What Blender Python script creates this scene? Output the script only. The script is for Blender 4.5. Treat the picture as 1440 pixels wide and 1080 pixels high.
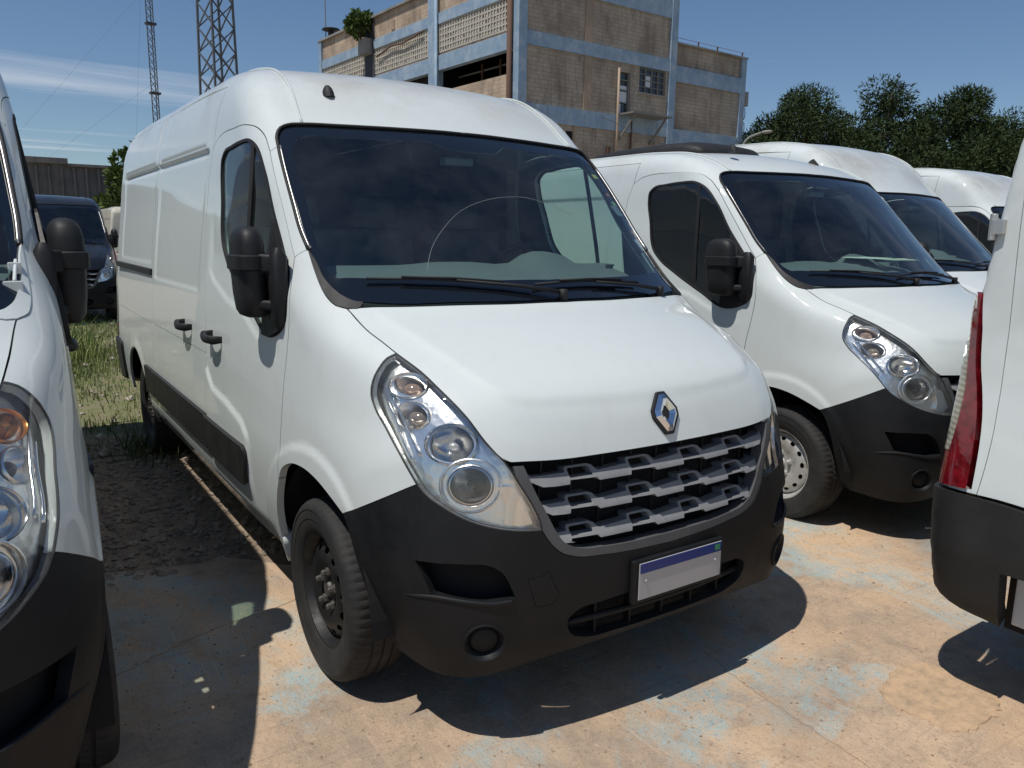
import bpy, bmesh, math, random
import numpy as np
from mathutils import Vector, Matrix
from mathutils.geometry import delaunay_2d_cdt
for o in list(bpy.data.objects): bpy.data.objects.remove(o)
S = bpy.context.scene
COL = S.collection
R = math.radians
random.seed(7); rng = np.random.default_rng(7)

# ------------------------------------------------------------------ camera, sky, sun, exposure
cam = bpy.data.cameras.new('camera'); cam.sensor_width = 36; cam.lens = 27.55; cam.clip_start = .05; cam.clip_end = 2000
camo = bpy.data.objects.new('camera', cam); COL.objects.link(camo); S.camera = camo
_y, _p, _r = R(33.79), R(10.69), R(.82)
_f = Vector((math.sin(_y)*math.cos(_p), math.cos(_y)*math.cos(_p), -math.sin(_p)))
_rt = _f.cross(Vector((0, 0, 1))).normalized(); _u = _rt.cross(_f)
_r2 = _rt*math.cos(_r)+_u*math.sin(_r); _u2 = -_rt*math.sin(_r)+_u*math.cos(_r)
camo.matrix_world = Matrix(((_r2.x, _u2.x, -_f.x, -1.919), (_r2.y, _u2.y, -_f.y, -2.684), (_r2.z, _u2.z, -_f.z, 1.666), (0, 0, 0, 1)))

SUN = Vector((.42, .06, -1.0)).normalized()            # direction the light travels
W = bpy.data.worlds.new('World'); S.world = W; W.use_nodes = True
wn = W.node_tree.nodes; wl = W.node_tree.links
for n in list(wn): wn.remove(n)
sky = wn.new('ShaderNodeTexSky'); sky.sky_type = 'NISHITA'; sky.sun_disc = False
sky.sun_elevation = math.asin(-SUN.z); sky.sun_rotation = math.atan2(-SUN.x, -SUN.y)
sky.air_density = 1.0; sky.dust_density = .05; sky.ozone_density = 6.0; sky.altitude = 0
bg = wn.new('ShaderNodeBackground'); bg.inputs[1].default_value = .075
# thin high cloud: noise stretched on a flat layer high above
tc = wn.new('ShaderNodeTexCoord'); sep = wn.new('ShaderNodeSeparateXYZ'); wl.new(tc.outputs['Generated'], sep.inputs[0])
zc = wn.new('ShaderNodeMath'); zc.operation = 'MAXIMUM'; zc.inputs[1].default_value = .03; wl.new(sep.outputs[2], zc.inputs[0])
dvx = wn.new('ShaderNodeMath'); dvx.operation = 'DIVIDE'; wl.new(sep.outputs[0], dvx.inputs[0]); wl.new(zc.outputs[0], dvx.inputs[1])
dvy = wn.new('ShaderNodeMath'); dvy.operation = 'DIVIDE'; wl.new(sep.outputs[1], dvy.inputs[0]); wl.new(zc.outputs[0], dvy.inputs[1])
cmb = wn.new('ShaderNodeCombineXYZ'); wl.new(dvx.outputs[0], cmb.inputs[0]); wl.new(dvy.outputs[0], cmb.inputs[1])
cmap = wn.new('ShaderNodeMapping'); cmap.inputs['Scale'].default_value = (.12, .5, 1); cmap.inputs['Rotation'].default_value = (0, 0, R(34)); cmap.inputs['Location'].default_value = (2.0, 5.3, 0)
wl.new(cmb.outputs[0], cmap.inputs[0])
cn = wn.new('ShaderNodeTexNoise'); cn.inputs['Scale'].default_value = 1.0; cn.inputs['Detail'].default_value = 7; cn.inputs['Roughness'].default_value = .62; cn.inputs['Distortion'].default_value = .5
wl.new(cmap.outputs[0], cn.inputs['Vector'])
crp = wn.new('ShaderNodeValToRGB'); crp.color_ramp.elements[0].position = .555; crp.color_ramp.elements[1].position = .80
crp.color_ramp.elements[0].color = (0, 0, 0, 1); crp.color_ramp.elements[1].color = (.75, .75, .75, 1)
wl.new(cn.outputs[0], crp.inputs[0])
mixc = wn.new('ShaderNodeMixRGB'); mixc.inputs[2].default_value = (9.5, 9.7, 10.2, 1)
wl.new(crp.outputs[0], mixc.inputs[0]); wl.new(sky.outputs[0], mixc.inputs[1]); wl.new(mixc.outputs[0], bg.inputs[0])
wo = wn.new('ShaderNodeOutputWorld'); wl.new(bg.outputs[0], wo.inputs[0])
sl = bpy.data.lights.new('sun', 'SUN'); sl.energy = 3.6; sl.angle = R(.53); sl.color = (1, .955, .89)
so = bpy.data.objects.new('sun', sl); COL.objects.link(so); so.rotation_euler = SUN.to_track_quat('-Z', 'Y').to_euler()
vs = S.view_settings; vs.view_transform = 'Standard'; vs.look = 'None'; vs.exposure = 0.08; vs.gamma = 1; vs.use_curve_mapping = False
S.render.resolution_x = 1024; S.render.resolution_y = 768
S.render.engine = 'CYCLES'
S.cycles.max_bounces = 10; S.cycles.transparent_max_bounces = 24

# ------------------------------------------------------------------ materials
MATS = {}
def mat(name, col=(.5, .5, .5), rough=.5, metal=0, **kw):
    m = bpy.data.materials.new(name); m.use_nodes = True
    b = m.node_tree.nodes['Principled BSDF']
    b.inputs['Base Color'].default_value = (*col, 1); b.inputs['Roughness'].default_value = rough; b.inputs['Metallic'].default_value = metal
    for k, v in kw.items(): b.inputs[k.replace('_', ' ')].default_value = v
    MATS[name] = m; return m
class NT:
    """small node-tree helper"""
    def __init__(s, m): s.m = m; s.t = m.node_tree; s.b = s.t.nodes.get('Principled BSDF')
    def n(s, typ, **kw):
        nd = s.t.nodes.new('ShaderNode'+typ)
        for k, v in kw.items():
            if k.startswith('i_'):
                key = k[2:].replace('_', ' '); nd.inputs[key].default_value = v
            else: setattr(nd, k, v)
        return nd
    def l(s, a, b): s.t.links.new(a, b)
    def coord(s, scale=(1, 1, 1), rot=(0, 0, 0), out='Object'):
        c = s.n('TexCoord'); mp = s.n('Mapping'); mp.inputs['Scale'].default_value = scale; mp.inputs['Rotation'].default_value = rot
        s.l(c.outputs[out], mp.inputs[0]); return mp.outputs[0]
    def noise(s, vec, scale, detail=4, rough=.55, dist=0):
        n = s.n('TexNoise'); n.inputs['Scale'].default_value = scale; n.inputs['Detail'].default_value = detail; n.inputs['Roughness'].default_value = rough; n.inputs['Distortion'].default_value = dist
        s.l(vec, n.inputs['Vector']); return n.outputs[0]
    def ramp(s, fac, *stops):
        r = s.n('ValToRGB'); e = r.color_ramp.elements
        while len(e) < len(stops): e.new(.5)
        for el, (p, c) in zip(e, stops): el.position = p; el.color = c if len(c) == 4 else (*c, 1)
        s.l(fac, r.inputs[0]); return r.outputs[0]
    def mix(s, fac, a, b, mode='MIX'):
        m = s.n('MixRGB', blend_type=mode)
        for i, v in ((0, fac), (1, a), (2, b)):
            if isinstance(v, (int, float)): m.inputs[i].default_value = v
            elif isinstance(v, tuple): m.inputs[i].default_value = v if len(v) == 4 else (*v, 1)
            else: s.l(v, m.inputs[i])
        return m.outputs[0]
    def math(s, op, a, b=0):
        m = s.n('Math', operation=op)
        for i, v in ((0, a), (1, b)):
            if isinstance(v, (int, float)): m.inputs[i].default_value = v
            else: s.l(v, m.inputs[i])
        return m.outputs[0]
    def col(s, o): s.l(o, s.b.inputs['Base Color'])
    def rough(s, o): s.l(o, s.b.inputs['Roughness'])
    def bump(s, h, strength=.3, dist=.01):
        b = s.n('Bump'); b.inputs['Strength'].default_value = strength; b.inputs['Distance'].default_value = dist
        s.l(h, b.inputs['Height']); s.l(b.outputs[0], s.b.inputs['Normal'])
def G(v): return (v, v, v)
W1, B0 = (1, 1, 1), (0, 0, 0)

def paint(name, col, dirt=(.37, .335, .28), amount=.5, rough=.52):
    m = mat(name, col, rough, Coat_Weight=.75, Coat_Roughness=.035, Specular_IOR_Level=.25); t = NT(m)
    v = t.coord(); vs_ = t.coord((3.0, 3.0, .5))
    n1 = t.noise(v, 1.7, 6, .65); n2 = t.noise(vs_, 6, 5, .6); n3 = t.noise(v, 22, 4, .7)
    # grime lies on what faces up and low along the sills
    geo = t.n('NewGeometry'); sp = t.n('SeparateXYZ'); t.l(geo.outputs['Normal'], sp.inputs[0])
    pz = t.n('SeparateXYZ'); t.l(v, pz.inputs[0])
    hi = t.ramp(t.math('MULTIPLY', pz.outputs[2], .4), (.86, B0), (.955, W1))
    lo = t.ramp(pz.outputs[2], (.30, W1), (.85, B0))
    a = t.math('MULTIPLY', t.ramp(n1, (.46, B0), (.66, W1)), t.math('ADD', t.math('MULTIPLY', hi, 1.1*amount), t.math('MULTIPLY', lo, .35*amount)))
    st = t.math('MULTIPLY', t.ramp(n2, (.55, B0), (.8, W1)), .22*amount)
    sp3 = t.math('MULTIPLY', t.ramp(n3, (.66, B0), (.74, W1)), .10*amount)
    f = t.math('ADD', t.math('ADD', a, st), sp3)
    t.col(t.mix(f, (*col, 1), (*dirt, 1)))
    t.rough(t.ramp(n1, (.3, G(rough-.05)), (.75, G(rough+.16))))
    t.bump(n1, .02, .02)
    return m
WHITE = paint('white_paint', (.61, .655, .64))
SILVER = paint('pale_silver_paint', (.55, .57, .58), amount=.3)
BLACKP = paint('black_paint', (.014, .016, .020), dirt=(.10, .09, .08), amount=.35, rough=.3)
BEIGE = paint('beige_paint', (.56, .53, .43))
def plastic(name, col, rough, nz=.03):
    m = mat(name, col, rough, Specular_IOR_Level=.35); t = NT(m); v = t.coord()
    n = t.noise(v, 7, 6, .7); g = t.noise(v, 420, 2)
    st = t.noise(t.coord((4, 4, .8)), 9, 6, .7); fac_ = t.math('ADD', t.ramp(n, (.42, B0), (.75, G(.5))), t.math('MULTIPLY', t.ramp(st, (.55, B0), (.75, W1)), .5))
    t.col(t.mix(fac_, (*col, 1), (col[0]*1.4+.008, col[1]*1.4+.008, col[2]*1.3+.0075, 1)))
    t.rough(t.ramp(n, (.3, G(rough-.07)), (.7, G(rough+.12)))); t.bump(g, .12, .0015); return m
PLAST = plastic('charcoal_plastic', (.0048, .0056, .0070), .60)
PLASTG = plastic('grey_plastic', (.20, .203, .21), .45)
PLASTF = plastic('frame_grey_plastic', (.085, .087, .092), .45)
MIRP = plastic('mirror_plastic', (.011, .0115, .0125), .52)
RUBBER = mat('black_rubber', (.010, .010, .011), .68)
TRIMBLK = plastic('faded_black_trim', (.017, .017, .017), .55)
FRIT = mat('ceramic_border', (.006, .008, .011), .06, Coat_Weight=.6, Coat_Roughness=.02)
DARK = mat('dark_void', (.006, .006, .007), .9)
def tyre_mat():
    m = mat('tyre_rubber', (.025, .024, .023), .78); t = NT(m); v = t.coord()
    n = t.noise(v, 9, 7, .7); n2 = t.noise(v, 60, 4)
    t.col(t.mix(t.ramp(n, (.45, B0), (.72, G(.6))), (.016, .016, .016, 1), (.050, .045, .040, 1)))
    t.bump(n2, .25, .003); return m
TYRE = tyre_mat()
def steel(name, a, b, rough, metal):
    m = mat(name, a, rough, metal); t = NT(m); v = t.coord(); n = t.noise(v, 14, 7, .7)
    t.col(t.mix(t.ramp(n, (.45, B0), (.7, W1)), (*a, 1), (*b, 1))); t.rough(t.ramp(n, (.35, G(rough-.1)), (.7, G(rough+.2)))); return m
RIMBLK = steel('black_steel_rim', (.009, .009, .0095), (.014, .0135, .013), .55, 0)
RIMSIL = steel('silver_steel_rim', (.52, .52, .50), (.30, .27, .23), .4, .3)
RUST = steel('dull_bolt_steel', (.10, .092, .082), (.05, .042, .035), .6, .3)
CHROME = mat('chrome', (.82, .83, .84), .06, 1)
REFL = mat('lamp_reflector', (.95, .945, .93), .30, 1); _t = NT(REFL); _v = _t.coord(); _w = _t.n('TexVoronoi', feature='F1'); _w.inputs['Scale'].default_value = 42; _t.l(_v, _w.inputs['Vector']); _t.bump(_w.outputs['Distance'], .13, .01)
REFLD = mat('lamp_reflector_smoked', (.66, .67, .69), .16, 1)
ALU = mat('dull_aluminium', (.55, .55, .53), .38, .8)
def thin_glass(name, tint, refl=(1, 1, 1), rough=.015, ior=1.52, bump=0, dust_haze=0):
    m = bpy.data.materials.new(name); m.use_nodes = True; t = NT(m); t.t.nodes.remove(t.b)
    out = [n for n in t.t.nodes if n.type == 'OUTPUT_MATERIAL'][0]
    tr = t.n('BsdfTransparent'); tr.inputs[0].default_value = (*tint, 1)
    gl = t.n('BsdfGlossy'); gl.inputs['Roughness'].default_value = rough; gl.inputs['Color'].default_value = (*refl, 1)
    ge = t.n('NewGeometry'); dp = t.n('VectorMath', operation='DOT_PRODUCT'); t.l(ge.outputs['Normal'], dp.inputs[0]); t.l(ge.outputs['Incoming'], dp.inputs[1])
    c5 = t.math('POWER', t.math('SUBTRACT', 1.0, t.math('ABSOLUTE', dp.outputs['Value'])), 5.0); f0 = 2*((ior-1)/(ior+1))**2      # both faces of a thin pane
    mx = t.n('MixShader'); f2 = t.math('ADD', f0, t.math('MULTIPLY', c5, 1-f0))
    t.l(f2, mx.inputs[0]); t.l(tr.outputs[0], mx.inputs[1]); t.l(gl.outputs[0], mx.inputs[2])
    last = mx.outputs[0]
    if dust_haze:
        df = t.n('BsdfDiffuse'); df.inputs[0].default_value = (.52, .52, .50, 1) if ior < 1.5 else (.42, .44, .44, 1)
        v = t.coord(); n = t.noise(v, 4, 6, .65); n2 = t.noise(v, 240, 2)
        fac = t.math('ADD', t.math('MULTIPLY', t.ramp(n, (.35, B0), (.8, W1)), dust_haze), t.math('MULTIPLY', t.ramp(n2, (.72, B0), (.78, W1)), dust_haze*2))
        m2 = t.n('MixShader'); t.l(fac, m2.inputs[0]); t.l(last, m2.inputs[1]); t.l(df.outputs[0], m2.inputs[2]); last = m2.outputs[0]
    t.l(last, out.inputs[0]); MATS[name] = m; return m
GLASS = thin_glass('windscreen_glass', (.66, .80, .77), dust_haze=.05)
GLASSS = thin_glass('side_glass', (.62, .76, .68), dust_haze=.03)
GLASSD = thin_glass('dark_tinted_glass', (.035, .04, .045), dust_haze=.02)
LENS = thin_glass('headlamp_lens', (.95, .96, .95), ior=1.42, dust_haze=.17)  # white haze in the lens colour stands in for sunlit chrome
AMBER = mat('amber_plastic', (.75, .19, .03), .25, Transmission_Weight=.35)
BULBO = mat('smoked_amber_bulb', (.36, .25, .20), .1, .3)
BULB = mat('smoked_bulb', (.25, .20, .17), .1, .3)
def red_lens():
    m = mat('red_lens', (.24, .006, .012), .12, Coat_Weight=1.0, Coat_Roughness=.03); t = NT(m)
    v = t.coord((1, 1, 1)); sp = t.n('SeparateXYZ'); t.l(v, sp.inputs[0])
    w = t.math('PINGPONG', sp.outputs[2], .012); n = t.noise(v, 30, 2)
    t.col(t.mix(t.ramp(n, (.35, B0), (.7, W1)), (.10, .003, .006, 1), (.21, .008, .014, 1))); t.bump(w, .5, .02); return m
REDL = red_lens()
def clear_lens():
    m = mat('ribbed_clear_lens', (.56, .54, .43), .15, Coat_Weight=1.0, Coat_Roughness=.03, Transmission_Weight=.15); t = NT(m)
    v = t.coord(); sp = t.n('SeparateXYZ'); t.l(v, sp.inputs[0]); w = t.math('PINGPONG', sp.outputs[2], .01)
    t.col(t.mix(t.ramp(t.math('MULTIPLY', w, 100), (.1, B0), (.9, W1)), (.34, .33, .26, 1), (.62, .60, .49, 1))); t.bump(w, .6, .02); return m
CLRL = clear_lens()
STEPM = mat('pale_step_plate', (.50, .50, .49), .5)
DUSTM = mat('dried_dust', (.30, .32, .33), .9)
INTER = mat('interior_grey', (.045, .05, .052), .7)
INTERD = mat('interior_dark', (.028, .030, .034), .85)
DASH = mat('dashboard_plastic', (.17, .19, .19), .6)
SEATM = mat('seat_fabric', (.09, .095, .10), .95)
PAPER = mat('paper', (.72, .74, .66), .8)
PLATEW = mat('plate_white', (.42, .42, .43), .35)
PLATEB = mat('plate_blue', (.006, .030, .19), .35)
PLATEG = mat('plate_green', (.05, .25, .12), .4)
MIRG = mat('mirror_glass', (.8, .8, .82), .02, 1)

# ------------------------------------------------------------------ object helpers
def me_from(name, V, F, m=None, smooth=True):
    me = bpy.data.meshes.new(name)
    me.from_pydata([tuple(map(float, v)) for v in V], [], [tuple(int(i) for i in f) for f in F]); me.update()
    if m: me.materials.append(m)
    if smooth: me.polygons.foreach_set('use_smooth', [True]*len(me.polygons))
    return me
def link(name, me, parent=None, loc=None, rot=None):
    o = bpy.data.objects.new(name, me); COL.objects.link(o)
    if parent: o.parent = parent
    if loc is not None: o.location = loc
    if rot is not None: o.rotation_euler = rot
    return o
def tag(o, label=None, cat=None, group=None, kind=None):
    if label: o['label'] = label
    if cat: o['category'] = cat
    if group: o['group'] = group
    if kind: o['kind'] = kind
    return o
def empty(name, loc=(0, 0, 0), rz=0):
    o = bpy.data.objects.new(name, None); COL.objects.link(o); o.location = loc; o.rotation_euler = (0, 0, rz); o.empty_display_size = .2; return o
class MB:
    """collects primitive shapes into one mesh"""
    def __init__(s): s.V = []; s.F = []
    def add(s, V, F):
        k = len(s.V); s.V += [tuple(map(float, v)) for v in V]; s.F += [tuple(int(i)+k for i in f) for f in F]; return s
    def box(s, c, d, rz=0, M=None):
        x, y, z = d[0]/2, d[1]/2, d[2]/2
        V = [Vector((a*x, b*y, e*z)) for e in (-1, 1) for b in (-1, 1) for a in (-1, 1)]
        if rz: V = [Matrix.Rotation(rz, 3, 'Z') @ v for v in V]
        if M: V = [M @ v for v in V]
        c = Vector(c); return s.add([v+c for v in V], [(0, 2, 3, 1), (4, 5, 7, 6), (0, 1, 5, 4), (2, 6, 7, 3), (0, 4, 6, 2), (1, 3, 7, 5)])
    def bar(s, a, b, w, h=None, up=(0, 0, 1)):
        a = Vector(a); b = Vector(b); h = h or w; d = (b-a).normalized(); u = Vector(up)
        if abs(d.dot(u)) > .98: u = Vector((1, 0, 0))
        r = d.cross(u).normalized(); u = r.cross(d)
        V = [p+r*i*w/2+u*j*h/2 for p in (a, b) for i, j in ((-1, -1), (1, -1), (1, 1), (-1, 1))]
        return s.add(V, [(0, 1, 2, 3), (7, 6, 5, 4), (0, 4, 5, 1), (1, 5, 6, 2), (2, 6, 7, 3), (3, 7, 4, 0)])
    def tube(s, pts, rad, n=8, cap=True):
        pts = [Vector(p) for p in pts]; rs = rad if hasattr(rad, '__len__') else [rad]*len(pts); V = []; pu = None
        for i, p in enumerate(pts):
            d = (pts[min(i+1, len(pts)-1)]-pts[max(i-1, 0)]).normalized()
            if pu is None: pu = Vector((0, 0, 1)) if abs(d.z) < .9 else Vector((1, 0, 0))
            r = d.cross(pu).normalized(); u = r.cross(d); pu = u
            V += [p+(r*math.cos(2*math.pi*k/n)+u*math.sin(2*math.pi*k/n))*rs[i] for k in range(n)]
        F = [(i*n+k, i*n+(k+1) % n, (i+1)*n+(k+1) % n, (i+1)*n+k) for i in range(len(pts)-1) for k in range(n)]
        if cap: F += [tuple(range(n))[::-1], tuple((len(pts)-1)*n+k for k in range(n))]
        return s.add(V, F)
    def lathe(s, prof, n=32, axis='x', c=(0, 0, 0), mod=None, close=False):
        V = []; c = Vector(c); m = len(prof)
        for k in range(n):
            a = 2*math.pi*k/n
            for j, (r, h) in enumerate(prof):
                if mod: r = r+mod(k, j)
                if axis == 'x': v = Vector((h, r*math.cos(a), r*math.sin(a)))
                elif axis == 'y': v = Vector((r*math.cos(a), h, r*math.sin(a)))
                else: v = Vector((r*math.cos(a), r*math.sin(a), h))
                V.append(v+c)
        F = [(k*m+j, k*m+j+1, ((k+1) % n)*m+j+1, ((k+1) % n)*m+j) for k in range(n) for j in range(m-1)]
        return s.add(V, F)
    def loft(s, rings, cap=True):
        n = len(rings[0]); V = [v for r in rings for v in r]
        F = [(i*n+k, i*n+(k+1) % n, (i+1)*n+(k+1) % n, (i+1)*n+k) for i in range(len(rings)-1) for k in range(n)]
        if cap: F += [tuple(range(n))[::-1], tuple((len(rings)-1)*n+k for k in range(n))]
        return s.add(V, F)
    def mesh(s, name, m=None, smooth=False): return me_from(name, s.V, s.F, m, smooth)
    def build(s, name, m=None, parent=None, smooth=False, loc=None, rot=None): return link(name, s.mesh(name, m, smooth), parent, loc, rot)
def bevel(me, w=.004, seg=2, ang=35):
    bm = bmesh.new(); bm.from_mesh(me); bmesh.ops.recalc_face_normals(bm, faces=bm.faces)
    ed = [e for e in bm.edges if len(e.link_faces) == 2 and e.calc_face_angle(0) > R(ang)]
    bmesh.ops.bevel(bm, geom=ed, offset=w, segments=seg, profile=.6, affect='EDGES', clamp_overlap=True)
    bm.to_mesh(me); bm.free(); return me
def autosmooth(me, ang=35):
    me.polygons.foreach_set('use_smooth', [True]*len(me.polygons))
    bm = bmesh.new(); bm.from_mesh(me); bmesh.ops.recalc_face_normals(bm, faces=bm.faces)
    for e in bm.edges: e.smooth = len(e.link_faces) == 2 and e.calc_face_angle(0) < R(ang)
    bm.to_mesh(me); bm.free(); return me
def mirrored(me):
    m = me.copy(); bm = bmesh.new(); bm.from_mesh(m)
    for v in bm.verts: v.co.x = -v.co.x
    bmesh.ops.reverse_faces(bm, faces=bm.faces); bm.to_mesh(m); bm.free(); return m

# ------------------------------------------------------------------ van body: a smooth closed form that every panel is cut from
def catmull(P, n=8, closed=False):
    P = np.asarray(P, float); N = len(P); out = []
    seg = N if closed else N-1
    for i in range(seg):
        if closed: p0, p1, p2, p3 = P[i-1], P[i], P[(i+1) % N], P[(i+2) % N]
        else: p0, p1, p2, p3 = P[max(i-1, 0)], P[i], P[i+1], P[min(i+2, N-1)]
        d1 = np.linalg.norm(p2-p1)+1e-9; d0 = np.linalg.norm(p1-p0)+1e-9; d2 = np.linalg.norm(p3-p2)+1e-9
        m1 = ((p1-p0)/d0*d1+(p2-p1)/d1*d0)/(d0+d1) if (closed or i > 0) else (p2-p1)/d1
        m2 = ((p2-p1)/d1*d2+(p3-p2)/d2*d1)/(d1+d2) if (closed or i < N-2) else (p2-p1)/d1
        k = n if isinstance(n, int) else max(1, int(math.ceil(d1/n)))
        for t in np.linspace(0, 1, k, endpoint=False):
            out.append((2*t**3-3*t**2+1)*p1+(t**3-2*t**2+t)*d1*m1+(-2*t**3+3*t**2)*p2+(t**3-t**2)*d1*m2)
    if not closed: out.append(P[-1])
    return np.array(out)
def table(xs, ys, lo=0., hi=2.8, n=1400):
    xs = np.array(xs); ys = np.array(ys); d = np.diff(ys)/np.diff(xs); h = np.diff(xs)
    m = np.empty(len(xs)); m[0] = d[0]; m[-1] = d[-1]; m[1:-1] = (d[:-1]*h[1:]+d[1:]*h[:-1])/(h[1:]+h[:-1])
    g = np.linspace(lo, hi, n); x = np.clip(g, xs[0], xs[-1]); i = np.clip(np.searchsorted(xs, x)-1, 0, len(xs)-2); t = (x-xs[i])/h[i]
    return g, (2*t**3-3*t**2+1)*ys[i]+(t**3-2*t**2+t)*h[i]*m[i]+(-2*t**3+3*t**2)*ys[i+1]+(t**3-t**2)*h[i]*m[i+1]
def sm(x, a, b):
    t = np.clip((x-a)/(b-a), 0, 1); return t*t*(3-2*t)
FRONT = [(-.66, .17), (-.76, .235), (-.825, .36), (-.841, .50), (-.837, .66), (-.824, .82), (-.808, .971), (-.78, 1.073), (-.707, 1.169), (-.56, 1.258), (-.362, 1.345), (-.194, 1.411), (-.098, 1.48), (.086, 1.65), (.335, 1.877), (.582, 2.087)]
HIGH = FRONT+[(.746, 2.204), (.901, 2.318), (1.138, 2.428), (1.446, 2.485), (1.9, 2.497), (3.0, 2.50), (4.3, 2.50), (4.56, 2.485), (4.665, 2.39), (4.70, 2.1), (4.706, 1.4), (4.706, .3), (4.6, .2)]
LOW = FRONT+[(.72, 2.178), (.86, 2.24), (1.06, 2.292), (1.4, 2.322), (2.0, 2.33), (3.0, 2.33), (4.3, 2.33), (4.56, 2.31), (4.665, 2.22), (4.70, 2.0), (4.706, 1.4), (4.706, .3), (4.6, .2)]
TALL = FRONT+[(.735, 2.205), (.86, 2.33), (1.02, 2.47), (1.25, 2.60), (1.6, 2.675), (2.1, 2.70), (3.0, 2.705), (4.3, 2.70), (4.56, 2.68), (4.665, 2.58), (4.70, 2.2), (4.706, 1.4), (4.706, .3), (4.6, .2)]
WZT = ([.15, .35, .55, .75, 1.0, 1.3, 1.6, 1.85, 2.07, 2.25, 2.45, 2.6, 2.7, 2.8], [.955, .998, 1.023, 1.037, 1.029, 1.012, .981, .948, .926, .905, .875, .835, .80, .76])
KZ = ([.2, .5, .8, 1.05, 1.3, 1.5, 1.8, 2.1, 2.3, 2.5], [.146, .145, .14, .146, .181, .22, .2, .135, .108, .01])
WZ = ([.15, .35, .55, .75, 1.0, 1.3, 1.6, 1.85, 2.07, 2.25, 2.4, 2.5, 2.6], [.955, .998, 1.023, 1.037, 1.029, 1.012, .981, .948, .924, .893, .84, .81, .76])
TZ = ([.3, .6, .9, 1.2, 1.5, 1.8, 2.1, 2.5], [.05, .032, .038, .05, .06, .12, .055, .05])
RZ = ([.2, .35, .6, 1.0, 1.3, 1.5, 1.8, 2.1, 2.3, 2.5], [.14, .20, .31, .38, .15, .16, .105, .15, .11, .144])
CREASE = catmull([(-.79, .05), (-.745, -.099), (-.69, -.322), (-.639, -.498), (-.602, -.593), (-.565, -.641), (-.52, -.664), (-.367, -.70), (0, -.733), (.367, -.70), (.52, -.664), (.565, -.641), (.602, -.593), (.639, -.498), (.69, -.322), (.745, -.099), (.79, .05)], 5)
def inpoly(P, poly):
    x, y = P[:, 0, None], P[:, 1, None]; A = poly; B = np.roll(poly, -1, 0)
    out = np.zeros(len(P), bool)
    for c in range(0, len(P), 8000):
        s = slice(c, c+8000); c1 = (A[:, 1] > y[s]) != (B[:, 1] > y[s]); dy = B[:, 1]-A[:, 1]; dy = np.where(np.abs(dy) < 1e-12, 1e-12, dy)
        xi = A[:, 0]+(y[s]-A[:, 1])*(B[:, 0]-A[:, 0])/dy; out[s] = ((c1 & (x[s] < xi)).sum(1) % 2) == 1
    return out
def segdist(P, poly, closed=True):
    A = poly if closed else poly[:-1]; B = np.roll(poly, -1, 0) if closed else poly[1:]
    e = B-A; L = (e**2).sum(1)+1e-12; out = np.empty(len(P))
    for c in range(0, len(P), 8000):
        d = P[c:c+8000, None]-A; t = np.clip((d*e).sum(2)/L, 0, 1); out[c:c+8000] = np.sqrt(((d-t[..., None]*e)**2).sum(2).min(1))
    return out
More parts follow.
